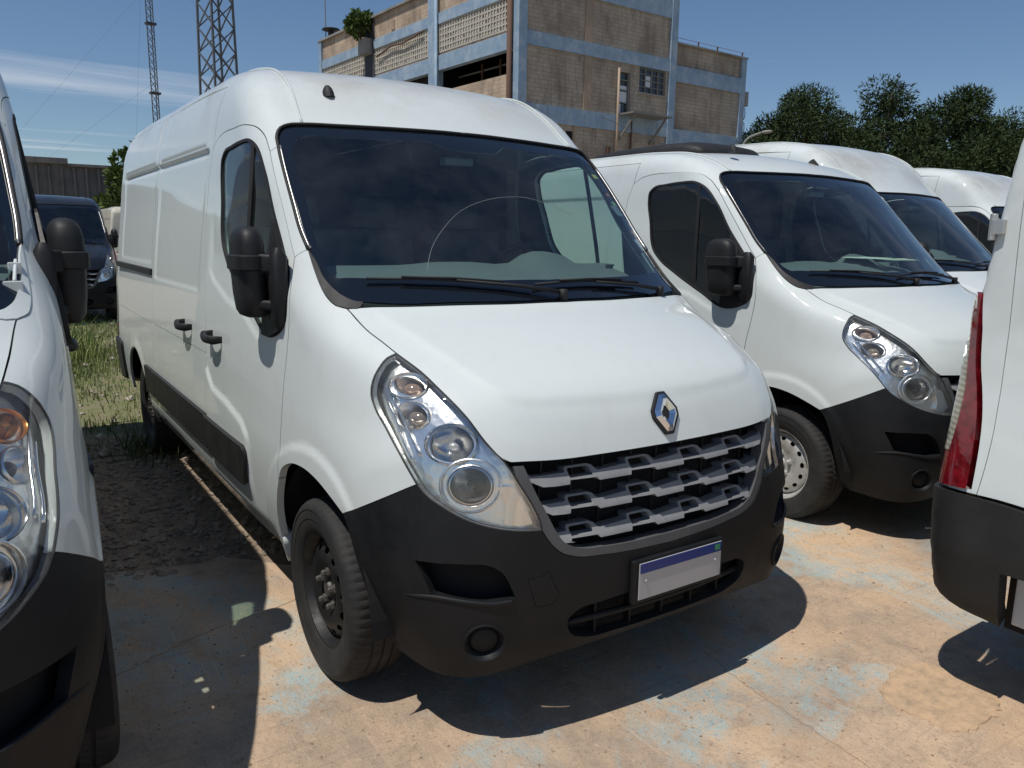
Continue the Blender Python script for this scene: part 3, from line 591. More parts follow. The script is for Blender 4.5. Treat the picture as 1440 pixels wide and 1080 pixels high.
def build_kit(b):
    k = Kit()
    # ---- bonnet, wings, pillars, doors
    hood = symloop(b, HOOD_R[::-1], HOOD_G, HOOD_L, step=.03)
    k.add('hood', 'bonnet', panel(b, HOODP, hood, step=.015, gap=.0045,  depth=.02, mat_=WHITE, name='bonnet'))
    fen = loop(b, COWL_O, HOOD_G[:3], HL_OUT, BUMP_T, ARCH, DOOR_F, [DOOR_F[-1], (-.90, .31, 1.592), (-.88, .29, 1.606)], step=.025)
    k.both('fender', 'front_wing', panel(b, FENDP, fen, step=.016, gap=.004, depth=.03, mat_=WHITE, name='front_wing'))
    pil = loop(b, WS_SIDE, [WS_SIDE[-1], (-.90, .31, 1.592), DOOR_F[-1]], DOOR_A, [DOOR_A[-1], (-.868, .69, 2.008), (-.853, .681, 2.016)], step=.02)
    k.both('pillar', 'windscreen_pillar', panel(b, PILP, pil, step=.02, depth=.02, mat_=WHITE, name='windscreen_pillar'))
    doorlow = [(-1.005, 1.45, .42), (-1.0, 1.0, .42), (-.99, .405, .42)]
    win = b.snap(catmull(WIN, .03, True))
    door = loop(b, DOOR_T, B_LINE, doorlow, ARCH_B[::-1], DOOR_F, DOOR_A, step=.025)
    k.both('door', 'front_door', panel(b, SIDE, door, [win], step=.014, gap=.004, depth=.03, hgap=0, mat_=WHITE, name='front_door'))
    c2 = SIDE.to2(win)
    def inset(d): return b.snap(np.stack([np.full(len(c2), -.95), *(offset_poly(c2, d) @ np.array([SIDE.U[1:], SIDE.V[1:]])).T], 1))
    wi = lift(b, SIDE, offset_poly(c2, .026))
    seal = panel(b, SIDE, win, [wi], step=.03, gap=0, depth=.012, off=-.001, mat_=RUBBER, name='window_seal')
    # sail (mirror base) covers the front corner; glass the rest
    ys = .525
    w2 = offset_poly(c2, .024); yv = lift(b, SIDE, w2)[:, 1]
    def clip(poly3, keep_rear):
        out = []; n = len(poly3)
        for i in range(n):
            p, q = poly3[i], poly3[(i+1) % n]; ip = (p[1] > ys) == keep_rear; iq = (q[1] > ys) == keep_rear
            if ip: out.append(p)
            if ip != iq: out.append(p+(q-p)*(ys-p[1])/(q[1]-p[1]))
        return np.array(out)
    w3 = lift(b, SIDE, w2)
    gl = clip(w3, True); sail = clip(lift(b, SIDE, offset_poly(c2, .012)), False)
    k.both('seal', 'window_seal', seal, 'door_r', 'door_l')
    k.both('glass', 'window_glass', panel(b, SIDE, gl, step=.06, gap=0, depth=0, off=.008, mat_=GLASSS, name='window_glass'), 'door_r', 'door_l')
    m = MB(); m.tube(b.snap(np.array([(-.92, .845, 2.05), (-.94, .82, 1.85), (-.96, .795, 1.62), (-.99, .77, 1.41)]), .004), .011, 6); k.both('wbar', 'window_bar', m.mesh('window_bar', RUBBER), 'door_r', 'door_l')
    k.both('sail', 'mirror_base', panel(b, SIDE, sail, step=.04, gap=0, depth=.03, off=-.016, mat_=MIRP, name='mirror_base'), 'door_r', 'door_l')
    # door handle: a bar standing off a dished pad
    def handle(yc, zc, nm, par):
        m = MB(); xs = -1.026
        pts = [(xs+.004, yc-.105, zc+.004), (xs-.03, yc-.085, zc+.002), (xs-.043, yc-.03, zc), (xs-.045, yc+.03, zc), (xs-.036, yc+.07, zc), (xs-.012, yc+.10, zc)]
        def ring(p, a, c): return [Vector((p[0]+a*math.cos(t)*.5, p[1], p[2]+c*math.sin(t))) for t in np.linspace(0, 2*math.pi, 13)[:-1]]
        m.loft([ring(p, a, c) for p, a, c in zip(pts, (.014, .026, .030, .030, .030, .026), (.016, .021, .020, .021, .025, .022))])
        m.loft([ring((xs+.004, yc+.075, zc), .02, .032), ring((xs-.026, yc+.09, zc), .03, .030), ring((xs-.03, yc+.12, zc), .03, .026), ring((xs+.004, yc+.135, zc), .01, .020)])
        me = autosmooth(m.mesh('door_handle', MIRP), 50); return me
    me = handle(1.22, 1.163, 'door_handle', None); k.add('handle_r', 'door_handle', me, 'door_r'); k.add('handle_l', 'door_handle', mirrored(me), 'door_l')
    me = handle(1.86, 1.158, 'door_handle', None); k.add('handle_s', 'door_handle', me, 'cargo_f_r')
    # ---- lower cargo sides, sills
    arch_r = [(-1.03, 3.682+.455*math.cos(a), .36+.455*math.sin(a)) for a in np.linspace(R(8), R(172), 12)]
    yb = 2.93; e = 4.50
    f = loop(b, [B_LINE[5], (-1.025, 2.2, 1.065), (-1.025, yb, 1.065)], [(-1.025, yb, 1.065), (-1.037, yb, .74), (-1.005, yb, .42)], [(-1.005, yb, .42), (-1.005, 2.2, .42), B_LINE[7]], [B_LINE[7], B_LINE[6], B_LINE[5]], step=.03)
    k.both('cargo_fl', 'lower_side_panel', panel(b, SIDE, f, step=.04, gap=.004, depth=.03, mat_=WHITE, name='lower_side_panel'))
    f = loop(b, [(-1.025, yb, 1.065), (-1.02, 3.6, 1.065), (-1.0, e, 1.065)], [(-1.0, e, 1.065), (-1.005, e, .50)], [(-1.005, e, .50), (-1.0, 4.2, .44), tuple(arch_r[0])], arch_r, [tuple(arch_r[-1]), (-1.0, 3.15, .42), (-1.005, yb, .42)], [(-1.005, yb, .42), (-1.037, yb, .74), (-1.025, yb, 1.065)], step=.03)
    k.both('cargo_rl', 'rear_wing', panel(b, SIDE, f, step=.035, mat_=WHITE, name='rear_wing'))
    sill = loop(b, [(-.99, .405, .42), (-1.0, 1.0, .42), (-1.005, 2.2, .42), (-1.0, 3.22, .42)], [(-1.0, 3.22, .42), (-.96, 3.22, .31)], [(-.96, 3.22, .31), (-.96, 1.8, .31), (-.95, .41, .31)], [(-.95, .41, .31), (-.99, .405, .42)], step=.04)
    k.both('sill', 'sill', panel(b, SIDE, sill, step=.04, depth=.05, mat_=WHITE, name='sill'))
    # rub strips
    def strip(y0, y1, z0, z1, nm, lean=0):
        l = [(-1.03, y0, z0+.02), (-1.035, y0-lean, z1-.01), (-1.035, y0-lean+.02, z1)]; f = loop(b, l, [l[-1], (-1.037, (y0+y1)/2, z1), (-1.037, y1, z1)], [(-1.037, y1, z1), (-1.03, y1, z0)], [(-1.03, y1, z0), (-1.03, (y0+y1)/2, z0), (-1.03, y0+.03, z0)], [(-1.03, y0+.03, z0), l[0]], step=.04)
        return panel(b, SIDE, f, step=.05, gap=.003, depth=.024, off=-.020, mat_=TRIMBLK, name='rub_strip')
    k.both('strip1', 'rub_strip', strip(.735, 1.428, .555, .748, 's', .02), 'door_r', 'door_l')
    k.both('strip2', 'rub_strip', strip(1.44, 2.92, .555, .748, 's'))
    k.both('strip3', 'rub_strip', strip(2.94, 3.24, .555, .748, 's'))
    m = MB(); m.box((-1.004, 3.74, 1.40), (.03, 1.55, .042)); k.add('rail_slot', 'sliding_door_rail', bevel(m.mesh('sliding_door_rail', RUBBER), .008))
    # ---- windscreen
    wso = symloop(b, WS_TOP, WS_SIDE, [WS_SIDE[-1]]+COWL_I+[(-.78, .0, 1.417)], [(-.78, .0, 1.417), (-.651, -.066, 1.419), (-.459, -.12, 1.424), (-.248, -.163, 1.425), (0, -.18, 1.425)], step=.03)
    clr = symloop(b, [(0, .535, 2.035), (-.13, .545, 2.038)], [(-.13, .545, 2.038), (-.20, .588, 2.083)], [(-.20, .588, 2.083), (-.40, .60, 2.08), (-.60, .64, 2.075), (-.742, .678, 2.070), (-.786, .668, 2.048), (-.808, .637, 2.010), (-.822, .50, 1.87), (-.841, .329, 1.687), (-.849, .237, 1.589), (-.845, .166, 1.527), (-.825, .126, 1.505)], [(-.825, .126, 1.505), (-.573, .017, 1.5), (-.239, -.062, 1.497), (0, -.08, 1.496)], step=.03)
    k.add('ws', 'windscreen', panel(b, HOODP, wso, [clr], step=.04, gap=.004, hgap=0, depth=.006, off=.004, mat_=FRIT, name='windscreen'))
    k.add('wsg', 'windscreen_glass', panel(b, HOODP, clr, step=.05, gap=0, depth=0, off=.004, mat_=GLASS, name='windscreen_glass'), 'ws')
    m = MB(); m.tube(b.snap(catmull([(-.505, .030, 1.53), (-.438, .109, 1.621), (-.347, .173, 1.70), (-.245, .227, 1.765), (-.134, .262, 1.807), (.008, .288, 1.835), (.144, .296, 1.838), (.267, .276, 1.808), (.36, .25, 1.77)], 6), .003), .0008, 4); k.add('arc', 'wiper_dust_arc', m.mesh('wiper_dust_arc', DUSTM, True), 'ws')
    m = MB(); m.tube(cv(b, chain(WS_TOP, WS_SIDE), .03, off=-.001), .0075, 6); wt = m.mesh('windscreen_seal', RUBBER, True)
    k.add('wst_r', 'windscreen_seal', wt, 'ws'); k.add('wst_l', 'windscreen_seal', mirrored(wt), 'ws')
    m = MB(); q = cv(b, WS_SIDE, .03, off=-.005); q[:, 0] += .010; m.tube(q, .0042, 6); wt = m.mesh('pillar_trim', ALU, True)
    k.add('wsc_r', 'pillar_trim', wt, 'ws'); k.add('wsc_l', 'pillar_trim', mirrored(wt), 'ws')
    ct = loop(b, COWL_O, [COWL_O[-1], (-.80, -.02, 1.404), (-.78, .0, 1.417)], ([WS_SIDE[-1]]+COWL_I+[(-.78, .0, 1.417)])[::-1], step=.02)
    k.both('cowl', 'cowl_trim', panel(b, Plane((.5, .6, -.6)), ct, step=.02, gap=.001, depth=.02, off=-.004, mat_=TRIMBLK, name='cowl_trim'))
    ins = lambda pts, o=-.022: b.snap(np.array(pts), o)
    def wiper(piv, mid, a, c):
        m = MB(); P = ins([piv, mid]); Q = ins([a, tuple((np.array(a)*.66+np.array(c)*.34)), tuple((np.array(a)*.33+np.array(c)*.67)), c], -.016)
        m.tube([P[0], P[0]*.6+P[1]*.4+np.array((0, 0, .006)), P[1]], [.010, .008, .005], 6); m.tube(Q, .0055, 6)
        Q2 = ins([tuple((np.array(a)*.8+np.array(c)*.2)), tuple((np.array(a)*.5+np.array(c)*.5)), tuple((np.array(a)*.2+np.array(c)*.8))], -.026); m.tube(Q2, .005, 6)
        m.tube([P[0]-np.array((0, 0, .03)), P[0]+np.array((0, 0, .012))], .018, 10); return m.mesh('wiper', RUBBER, True)
    k.add('wip1', 'wiper', wiper((.0, -.165, 1.432), (-.42, -.045, 1.478), (-.74, .066, 1.495), (-.12, -.125, 1.455)))
    k.add('wip2', 'wiper', wiper((.62, -.07, 1.425), (.22, -.105, 1.467), (-.10, -.115, 1.468), (.50, -.06, 1.465)))
    m = MB(); P = b.snap(np.array([(-.545, .905, 2.29)]))[0]; m.loft([[Vector(P)+Vector((.026*math.cos(t)*s_, .036*math.sin(t)*s_+h*.3, h)) for t in np.linspace(0, 2*math.pi, 11)[:-1]] for s_, h in ((1, -.01), (.95, .012), (.7, .030), (.35, .042))])
    k.add('ant', 'antenna_base', autosmooth(m.mesh('antenna_base', RUBBER), 60))
    # ---- front bumper with its openings
    vent = np.concatenate([cv(b, [(-.888, -.61, .668), (-.84, -.665, .668), (-.77, -.72, .668), (-.70, -.757, .660), (-.665, -.772, .635), (-.640, -.780, .590), (-.622, -.785, .545)], .02)[:-1], cv(b, [(-.622, -.785, .545), (-.70, -.757, .538), (-.78, -.705, .548), (-.845, -.65, .562)], .02)[:-1], cv(b, [(-.845, -.65, .562), (-.862, -.64, .60), (-.888, -.61, .668)], .02)[:-1]])
    fc = b.snap(np.array([(-.705, -.73, .405)]))[0]; FM = frame_at(b, fc)
    ring = lambda r, n=28, s_=1.: b.snap(np.array([fc+np.array((FM.to_3x3() @ Vector((r*1.08*math.cos(t), r*math.sin(t), 0)))) for t in np.linspace(0, 2*math.pi, n+1)[:-1]]))
    fog = ring(.062)
    lg = frontpt(b, catmull([(-.30, .47), (-.40, .457), (-.432, .43), (-.415, .375), (-.35, .345), (-.2, .338), (0, .338), (.2, .338), (.35, .345), (.415, .375), (.432, .43), (.40, .457), (.30, .47), (0, .478)], .03, True))
    tow = frontpt(b, [(-.582, .594), (-.578, .602), (-.555, .602), (-.53, .606), (-.512, .616), (-.504, .612), (-.49, .575), (-.47, .535), (-.468, .528), (-.484, .506), (-.492, .502), (-.545, .500), (-.552, .503), (-.566, .545)])
    bo = [(-.982, -.266, .732), (-.98, -.290, .706), (-.972, -.338, .60), (-.955, -.362, .44), (-.938, -.385, .32), (-.905, -.43, .270)]
    bb = [(-.905, -.43, .270), (-.80, -.58, .278), (-.689, -.68, .288), (-.434, -.775, .303), (-.178, -.80, .315), (0, -.806, .32)]
    bump = symloop(b, GRILLE_B, HL_BOT[::-1], BUMP_T, bo, bb, step=.025)
    k.add('bumper', 'front_bumper', panel(b, CYL, bump, [vent, mir(vent), fog, mir(fog), lg, tow], step=.022, gap=.002, hgap=0, depth=.035, mat_=PLAST, name='front_bumper'))
    k.add('tow', 'tow_hook_cover', panel(b, FRONTP, tow, step=.03, gap=.003, depth=.02, mat_=PLAST, name='tow_hook_cover'), 'bumper')
    big = b.snap(catmull([(-.90, -.59, .69), (-.80, -.70, .70), (-.68, -.765, .69), (-.60, -.79, .60), (-.60, -.79, .51), (-.70, -.757, .50), (-.82, -.69, .51), (-.89, -.60, .54)], .04, True))
    k.add('vback_r', 'vent_backing', panel(b, CYL, big, step=.05, gap=0, depth=-.042, off=.06, mat_=DARK, name='vent_backing'), 'bumper'); k.add('vback_l', 'vent_backing', mirrored(k.items[-1][2]), 'bumper')
    lip = b.snap(catmull([(-.915, -.545, .540), (-.88, -.60, .550), (-.84, -.655, .556), (-.76, -.72, .545), (-.69, -.76, .534), (-.63, -.785, .536)], 7), .002); m = MB(); m.tube(lip, np.interp(np.linspace(0, 1, len(lip)), [0, .25, .8, 1], [.001, .007, .010, .009]), 8)
    k.add('vlip_r', 'vent_lip', m.mesh('vent_lip', PLAST, True), 'bumper'); k.add('vlip_l', 'vent_lip', mirrored(k.items[-1][2]), 'bumper')
    m = MB(); m.lathe([(.068, -.006), (.067, .001), (.063, .002), (.059, -.001), (.048, -.018), (.045, -.024), (.042, -.019), (.036, -.015), (.0, -.013)], 32, 'z'); fm = xf(m.mesh('fog_lamp_bezel', PLAST), Matrix.Translation(Vector(fc)) @ FM @ Matrix.Diagonal((1.08, 1, 1, 1))); autosmooth(fm, 40)
    k.add('fog_r', 'fog_lamp_bezel', fm, 'bumper'); k.add('fog_l', 'fog_lamp_bezel', mirrored(fm), 'bumper')
    m = MB(); m.box((0, -.75, .41), (.95, .01, .20)); k.add('lgback', 'air_intake_backing', m.mesh('air_intake_backing', DARK), 'bumper')
    lb = frontpt(b, [(x, z) for x, z in [(-.425, .405), (-.2, .402), (0, .402), (.2, .402), (.425, .405)]]); lb[:, 1] += .03; m = MB(); m.tube(catmull(lb, 6), .012, 6); k.add('lgbar', 'air_intake_bar', m.mesh('air_intake_bar', PLAST, True), 'bumper')
    for i, x in enumerate((-.3, -.15, 0, .15, .3)):
        p = frontpt(b, [(x, .41)])[0]; m = MB(); m.box((x, p[1]+.045, .405), (.007, .03, .13)); k.add('lgfin%d' % i, 'air_intake_fin', m.mesh('air_intake_fin', PLAST), 'bumper')
    # number plate: mount, plate, blue band
    m = MB(); m.box((.028, -.848, .515), (.44, .02, .155)); k.add('pmount', 'plate_holder', bevel(m.mesh('plate_holder', PLAST), .006), 'bumper')
    m = MB(); m.box((.030, -.862, .518), (.40, .004, .130)); [m.lathe([(.006, .0), (.005, -.003), (0, -.004)], 8, 'y', c=(.030+q, -.8645, .518)) for q in (-.17, .17)]; k.add('plate', 'number_plate', m.mesh('number_plate', PLATEW))
    m = MB(); m.box((.030, -.8655, .565), (.394, .002, .034)); k.add('pband', 'plate_band', m.mesh('plate_band', PLATEB), 'plate')
    m = MB(); m.box((.207, -.867, .566), (.026, .001, .020)); k.add('pflag', 'plate_flag', m.mesh('plate_flag', PLATEG), 'plate')
    # ---- grille
    gi = [(0, -.838, .657), (-.289, -.826, .663), (-.40, -.81, .676), (-.445, -.80, .70), (-.478, -.795, .745), (-.505, -.785, .80), (-.545, -.77, .88), (-.578, -.755, .965)]
    fr = symloop(b, GRILLE_B+[], HL_IN[:4]+[(-.612, -.742, .965)], [(-.612, -.742, .965), (-.578, -.755, .965)], gi[::-1], step=.02)
    k.add('gframe', 'grille_frame', panel(b, CYL, fr, step=.02, gap=.003, depth=.05, off=.002, mat_=PLASTF, name='grille_frame'))
    for r_, (zb, xe, ze) in enumerate(((.886, .572, .940), (.791, .540, .850), (.693, .502, .756))):
        hw = .055; c0 = (-.365, -.121, .121, .365)
        pts = [(-xe, ze)]; up = zb+.034; lt = zb+.050
        top = [(-xe+.03, zb+.033)]
        for c in c0: top += [(c-hw-.004, up), (c-hw, lt-.004), (c-hw+.006, lt), (c+hw-.022, lt), (c+hw-.006, lt-.005), (c+hw+.004, up-.002), (c+hw+.012, up-.006)]
        top += [(xe-.03, zb+.033), (xe, ze)]
        bot = [(xe-.02, zb+.020), (xe-.055, zb+.003), (xe-.10, zb)]
        for c in c0[::-1]: bot += [(c+hw+.004, zb), (c+hw-.004, zb+.010), (c-hw+.006, zb+.012), (c-hw, zb)]
        bot += [(-xe+.10, zb), (-xe+.055, zb+.003), (-xe+.02, zb+.020)]
        ol = np.array(pts+top+bot)
        dn = np.concatenate([ol[i]+(ol[(i+1) % len(ol)]-ol[i])*np.linspace(0, 1, max(2, int(np.linalg.norm(ol[(i+1) % len(ol)]-ol[i])/.02)+1))[:-1, None] for i in range(len(ol))])
        hs = [frontpt(b, [(c-hw+.008, zb+.017), (c-hw+.008, lt-.010), (c-hw+.014, lt-.006), (c+hw-.030, lt-.006), (c+hw-.020, lt-.010), (c+hw-.014, zb+.017)]) for c in c0]
        gm = panel(b, FRONTP, frontpt(b, dn), hs, step=.010, gap=0, depth=.05, off=.006, mat_=PLASTG, name='grille_bar')
        for v in gm.vertices: v.co.y += max(0, v.co.z-zb-.004)*.75          # the slats lean back
        k.add('gbar%d' % r_, 'grille_bar', gm, 'gframe')
        # raised lip on each loop
    for i, x in enumerate((-.49, -.375, -.255, -.135, -.02, .1, .215, .335, .45)):
        p = frontpt(b, [(x, .82)])[0]; zl = .67 if abs(x) < .40 else .75; m = MB(); m.bar((x-.012*np.sign(-x), p[1]+.075, zl), (x, p[1]+.068, .985), .005, .012, (0, 1, 0)); k.add('gfin%d' % i, 'grille_fin', m.mesh('grille_fin', TRIMBLK), 'gframe')
    bk = symloop(b, [(0, -.838, .62), (-.40, -.81, .63), (-.50, -.79, .70), (-.60, -.745, .90), (-.62, -.74, 1.02)], [(-.62, -.74, 1.02), (-.3, -.79, 1.02), (0, -.80, 1.02)], step=.05)
    k.add('gback', 'grille_backing', panel(b, FRONTP, bk, step=.06, gap=0, depth=0, off=.10, mat_=DARK, name='grille_backing'), 'gframe')
    # emblem: black lozenge surround, folded chrome lozenge inside
    ec = b.snap(np.array([(0, -.775, 1.072)]))[0]; EM = frame_at(b, ec); tilt = EM
    def loz(w, h, c): return [(-c, h), (c, h), (w, .012*h/.07), (w, -.012*h/.07), (c, -h), (-c, -h), (-w, -.012*h/.07), (-w, .012*h/.07)]
    m = MB(); o_ = loz(.060, .076, .017); V = [Vector((x, y, z)) for z in (-.004, .010) for x, y in o_]; n_ = 8; m.add(V, [tuple(range(8))[::-1], tuple(range(8, 16))]+[(i, (i+1) % 8, 8+(i+1) % 8, 8+i) for i in range(8)])
    k.add('emb', 'emblem', xf(bevel(m.mesh('emblem', RUBBER), .004), Matrix.Translation(Vector(ec)) @ EM))
    m = MB(); A = loz(.050, .066, .013); M_ = loz(.033, .047, .008); I = loz(.014, .024, .003)
    V = [Vector((x, y, .011)) for x, y in A]+[Vector((x, y, .022)) for x, y in M_]+[Vector((x, y, .012)) for x, y in I]
    m.add(V, [(i, (i+1) % 8, 8+(i+1) % 8, 8+i) for i in range(8)]+[(8+i, 8+(i+1) % 8, 16+(i+1) % 8, 16+i) for i in range(8)]); k.add('embc', 'emblem_lozenge', xf(m.mesh('emblem_lozenge', CHROME), Matrix.Translation(Vector(ec)) @ EM), 'emb')
    # ---- headlamps
    hl = loop(b, HL_OUT, HL_BOT, HL_IN, step=.02)
    # cup centres traced on the lens, radius, depth
    cups = [((-.823, -.405, 1.212), .044, 1.55, 'ind'), ((-.852, -.462, 1.108), .045, 1.45, 'pos'), ((-.775, -.622, 1.036), .062, 1.32, 'high'), ((-.735, -.69, .903), .062, 1.15, 'low')]
    holes = []; bowl_off = .034
    AIM = Matrix.Rotation(R(-14), 4, 'Z') @ Matrix.Rotation(R(12), 4, 'X')
    for c, r, asp, t in cups:
        cc = b.snap(np.array([c]))[0]; FMc = frame_at(b, cc).to_3x3()
        rg = b.snap(np.array([cc+np.array(FMc @ Vector((r*asp*math.cos(a), r*math.sin(a), 0))) for a in np.linspace(0, 2*math.pi, 25)[:-1]]), bowl_off); holes.append(rg)
    h2 = LAMPP.to2(hl); hin = lift(b, LAMPP, offset_poly(dedupe(h2), .010))
    k.both('hl', 'headlamp', panel(b, LAMPP, hin, holes, step=.02, gap=0, hgap=-.001, depth=.022, off=bowl_off, mat_=REFL, name='headlamp'))
    for i, (c, r, asp, t) in enumerate(cups):
        cc = b.snap(np.array([c]), bowl_off)[0]; fm = frame_at(b, cc)
        ax = fm.to_3x3() @ Vector((0, 0, 1)); fwd = Vector((-.18, -.96, .20)).normalized()
        M_ = Matrix.Translation(Vector(cc)) @ fm @ Matrix.Diagonal((asp, 1, 1, 1))
        m = MB(); m.lathe([(r*1.09, .0), (r*1.08, .006), (r*1.03, .008), (r*.985, .003), (r*.95, -.008), (r*.86, -.026), (r*.70, -.043), (r*.45, -.056), (r*.18, -.063), (.0, -.064)], 32, 'z', mod=lambda kk, j: (.02*r if kk % 2 else 0) if 4 <= j <= 8 else 0)
        me = xf(autosmooth(m.mesh('reflector_cup', REFL if t in ('ind', 'pos', 'low') else REFLD), 50), M_); k.both('cup%d' % i, 'reflector_cup', me, 'hl_r', 'hl_l')
        m = MB()
        if t in ('ind', 'pos'):
            m.lathe([(.0, -.012), (r*.30, -.015), (r*.46, -.024), (r*.52, -.040), (r*.52, -.056)], 24, 'z'); mm = BULB if t == 'pos' else BULBO
            me = xf(m.mesh('bulb', mm, True), M_); k.both('bulb%d' % i, 'bulb', me, 'hl_r', 'hl_l')
        else:
            m.lathe([(.0, -.018), (r*.14, -.019), (r*.20, -.026), (r*.20, -.062)], 18, 'z'); me = xf(m.mesh('bulb', RIMSIL if t == 'high' else MIRP, True), M_); k.both('bulb%d' % i, 'bulb', me, 'hl_r', 'hl_l')
    c, r, asp, t = cups[3]; cc = b.snap(np.array([c]), bowl_off)[0]; M_ = Matrix.Translation(Vector(cc)) @ frame_at(b, cc) @ Matrix.Diagonal((asp, 1, 1, 1))
    m = MB(); m.lathe([(r*.97, .004), (r*.96, .011), (r*.90, .012), (r*.87, .006), (r*.86, -.012)], 32, 'z'); k.both('lowring', 'lamp_bezel', xf(autosmooth(m.mesh('lamp_bezel', REFLD), 40), M_), 'hl_r', 'hl_l')
    m = MB(); m.lathe([(r*1.42, -.001), (r*1.40, .010), (r*1.34, .012), (r*1.30, .002)], 36, 'z'); k.both('lowshell', 'lamp_bezel', xf(autosmooth(m.mesh('lamp_bezel', REFL), 40), M_), 'hl_r', 'hl_l')
    bl_ = loop(b, [(-.655, -.72, .90), (-.62, -.745, .90), (-.59, -.76, .84), (-.56, -.775, .78)], [(-.56, -.775, .78), (-.60, -.77, .775), (-.65, -.75, .785)], [(-.65, -.75, .785), (-.64, -.74, .84), (-.655, -.72, .90)], step=.02)
    k.both('blade', 'lamp_blade', panel(b, LAMPP, bl_, step=.02, gap=0, depth=.02, off=.016, mat_=CHROME, name='lamp_blade'), 'hl_r', 'hl_l')
    for i_, (p_, q_) in enumerate((((-.872, -.36, 1.16), (-.842, -.545, .985)), ((-.885, -.36, 1.13), (-.862, -.53, .965)))):
        m = MB(); m.tube(b.snap(catmull([p_, tuple((np.array(p_)+np.array(q_))/2), q_], 5), .026), .0045, 6); k.both('rib%d' % i_, 'lamp_rib', m.mesh('lamp_rib', CHROME, True), 'hl_r', 'hl_l')
    lens = panel(b, LAMPP, hl, step=.022, gap=.003, depth=.03, mat_=LENS, name='lamp_lens'); k.both('lens', 'lamp_lens', lens, 'hl_r', 'hl_l')
    m = MB(); q = b.snap(dedupe(hl), .003); q = np.concatenate([q, q[:2]]); m.tube(q, .0035, 6); k.both('lring', 'lamp_seal', m.mesh('lamp_seal', TRIMBLK, True), 'hl_r', 'hl_l')
    bl = lift(b, LAMPP, offset_poly(dedupe(h2), -.01)); k.both('hlback', 'lamp_housing', panel(b, LAMPP, bl, step=.06, gap=0, depth=0, off=.13, mat_=DARK, name='lamp_housing'), 'hl_r', 'hl_l')
    # ---- mirrors
    def sup(cx, cy, z, a, c, n=4.0, N=24):
        out = []
        for t in np.linspace(0, 2*math.pi, N+1)[:-1]:
            s_, q = math.sin(t), math.cos(t); out.append(Vector((cx+a*abs(q)**(2/n)*np.sign(q), cy+c*abs(s_)**(2/n)*np.sign(s_), z)))
        return out
    # folded in along the window
    m = MB(); zs = [(1.338, .026, .060), (1.345, .042, .085), (1.365, .052, .097), (1.43, .056, .104), (1.55, .058, .108), (1.62, .056, .107), (1.655, .050, .098), (1.675, .040, .080), (1.687, .024, .050), (1.691, .008, .018)]
    m.loft([sup(-1.060+.25*(1.6-z)**2*.6, .478+.03*(z-1.5), z, a, c, 2.7) for z, a, c in zs])
    k.both('mir', 'side_mirror', autosmooth(m.mesh('side_mirror', MIRP), 50))
    m = MB(); m.loft([sup(-1.066, .472, z, a, c, 3.6) for z, a, c in ((1.522, .054, .106), (1.526, .060, .112), (1.576, .060, .112), (1.581, .054, .106))]); k.both('mband', 'mirror_band', autosmooth(m.mesh('mirror_band', MIRP), 40), 'mir_r', 'mir_l')
    def bracket(z0, z1, key):
        m = MB(); m.bar((-1.05, .43, (z0+z1)/2), (-.962, .335, (z0+z1)/2-.006), .075, z1-z0); k.both(key, 'mirror_arm', autosmooth(bevel(m.mesh('mirror_arm', MIRP), .014, 3), 50), 'mir_r', 'mir_l')
    bracket(1.515, 1.588, 'marm'); bracket(1.372, 1.412, 'marm2')
    m = MB(); m.loft([sup(-.985, .335, z, a, c, 3) for z, a, c in ((1.30, .012, .02), (1.33, .030, .04), (1.45, .034, .045), (1.58, .030, .042), (1.61, .012, .02))]); k.both('mfoot', 'mirror_foot', autosmooth(m.mesh('mirror_foot', MIRP), 50), 'mir_r', 'mir_l')
    m = MB(); m.box((-1.024, .48, 1.55), (.004, .12, .16)); k.both('mglass', 'mirror_glass', m.mesh('mirror_glass', MIRG), 'mir_r', 'mir_l')
    # ---- wheels
    prof = [(.205, -.080), (.215, -.094), (.232, -.1035), (.255, -.1100), (.270, -.1105), (.272, -.1125), (.290, -.1130), (.306, -.111), (.308, -.1135), (.322, -.110), (.333, -.101), (.340, -.090), (.344, -.076), (.3455, -.060), (.3455, -.046), (.338, -.044), (.338, -.036), (.346, -.034), (.3465, -.010), (.3465, -.004), (.338, -.002), (.338, .006), (.3465, .008)]
    full = prof+[(.3465, .034), (.338, .036), (.338, .044), (.3455, .046), (.344, .076), (.333, .101), (.306, .113), (.255, .110), (.215, .094), (.205, .08)]
    nseg = 204
    def tread(kk, j):
        if 10 <= j <= 14: return -.0035 if kk % 3 == 0 else 0
        if 17 <= j <= 19: return -.004 if (kk+1) % 3 == 0 else 0
        return 0
    m = MB(); m.lathe(full, nseg, 'x', mod=tread); tyre = autosmooth(m.mesh('tyre', TYRE), 32)
    # disc with slots
    def disc():
        R0 = .186
        ringp = lambda r, n: np.array([(r*math.cos(a), r*math.sin(a)) for a in np.linspace(0, 2*math.pi, n+1)[:-1]])
        hs = []
        for i in range(14):
            a = 2*math.pi*i/14; c = np.array((math.cos(a), math.sin(a))); t = np.array((-c[1], c[0]))
            hs.append(np.array([c*.158+c*.0105*math.cos(q)+t*.0165*math.sin(q) for q in np.linspace(0, 2*math.pi, 13)[:-1]]))
        hs.append(ringp(.030, 20))
        V, F = triangulate(ringp(R0, 64), hs, .014)
        r = np.hypot(V[:, 0], V[:, 1]); x = np.interp(r, [0, .055, .075, .095, .112, .135, .150, .170, R0], [-.066, -.066, -.068, -.076, -.083, -.084, -.081, -.070, -.056])
        return MB().add([(xx, v[0], v[1]) for xx, v in zip(x, V)], F)
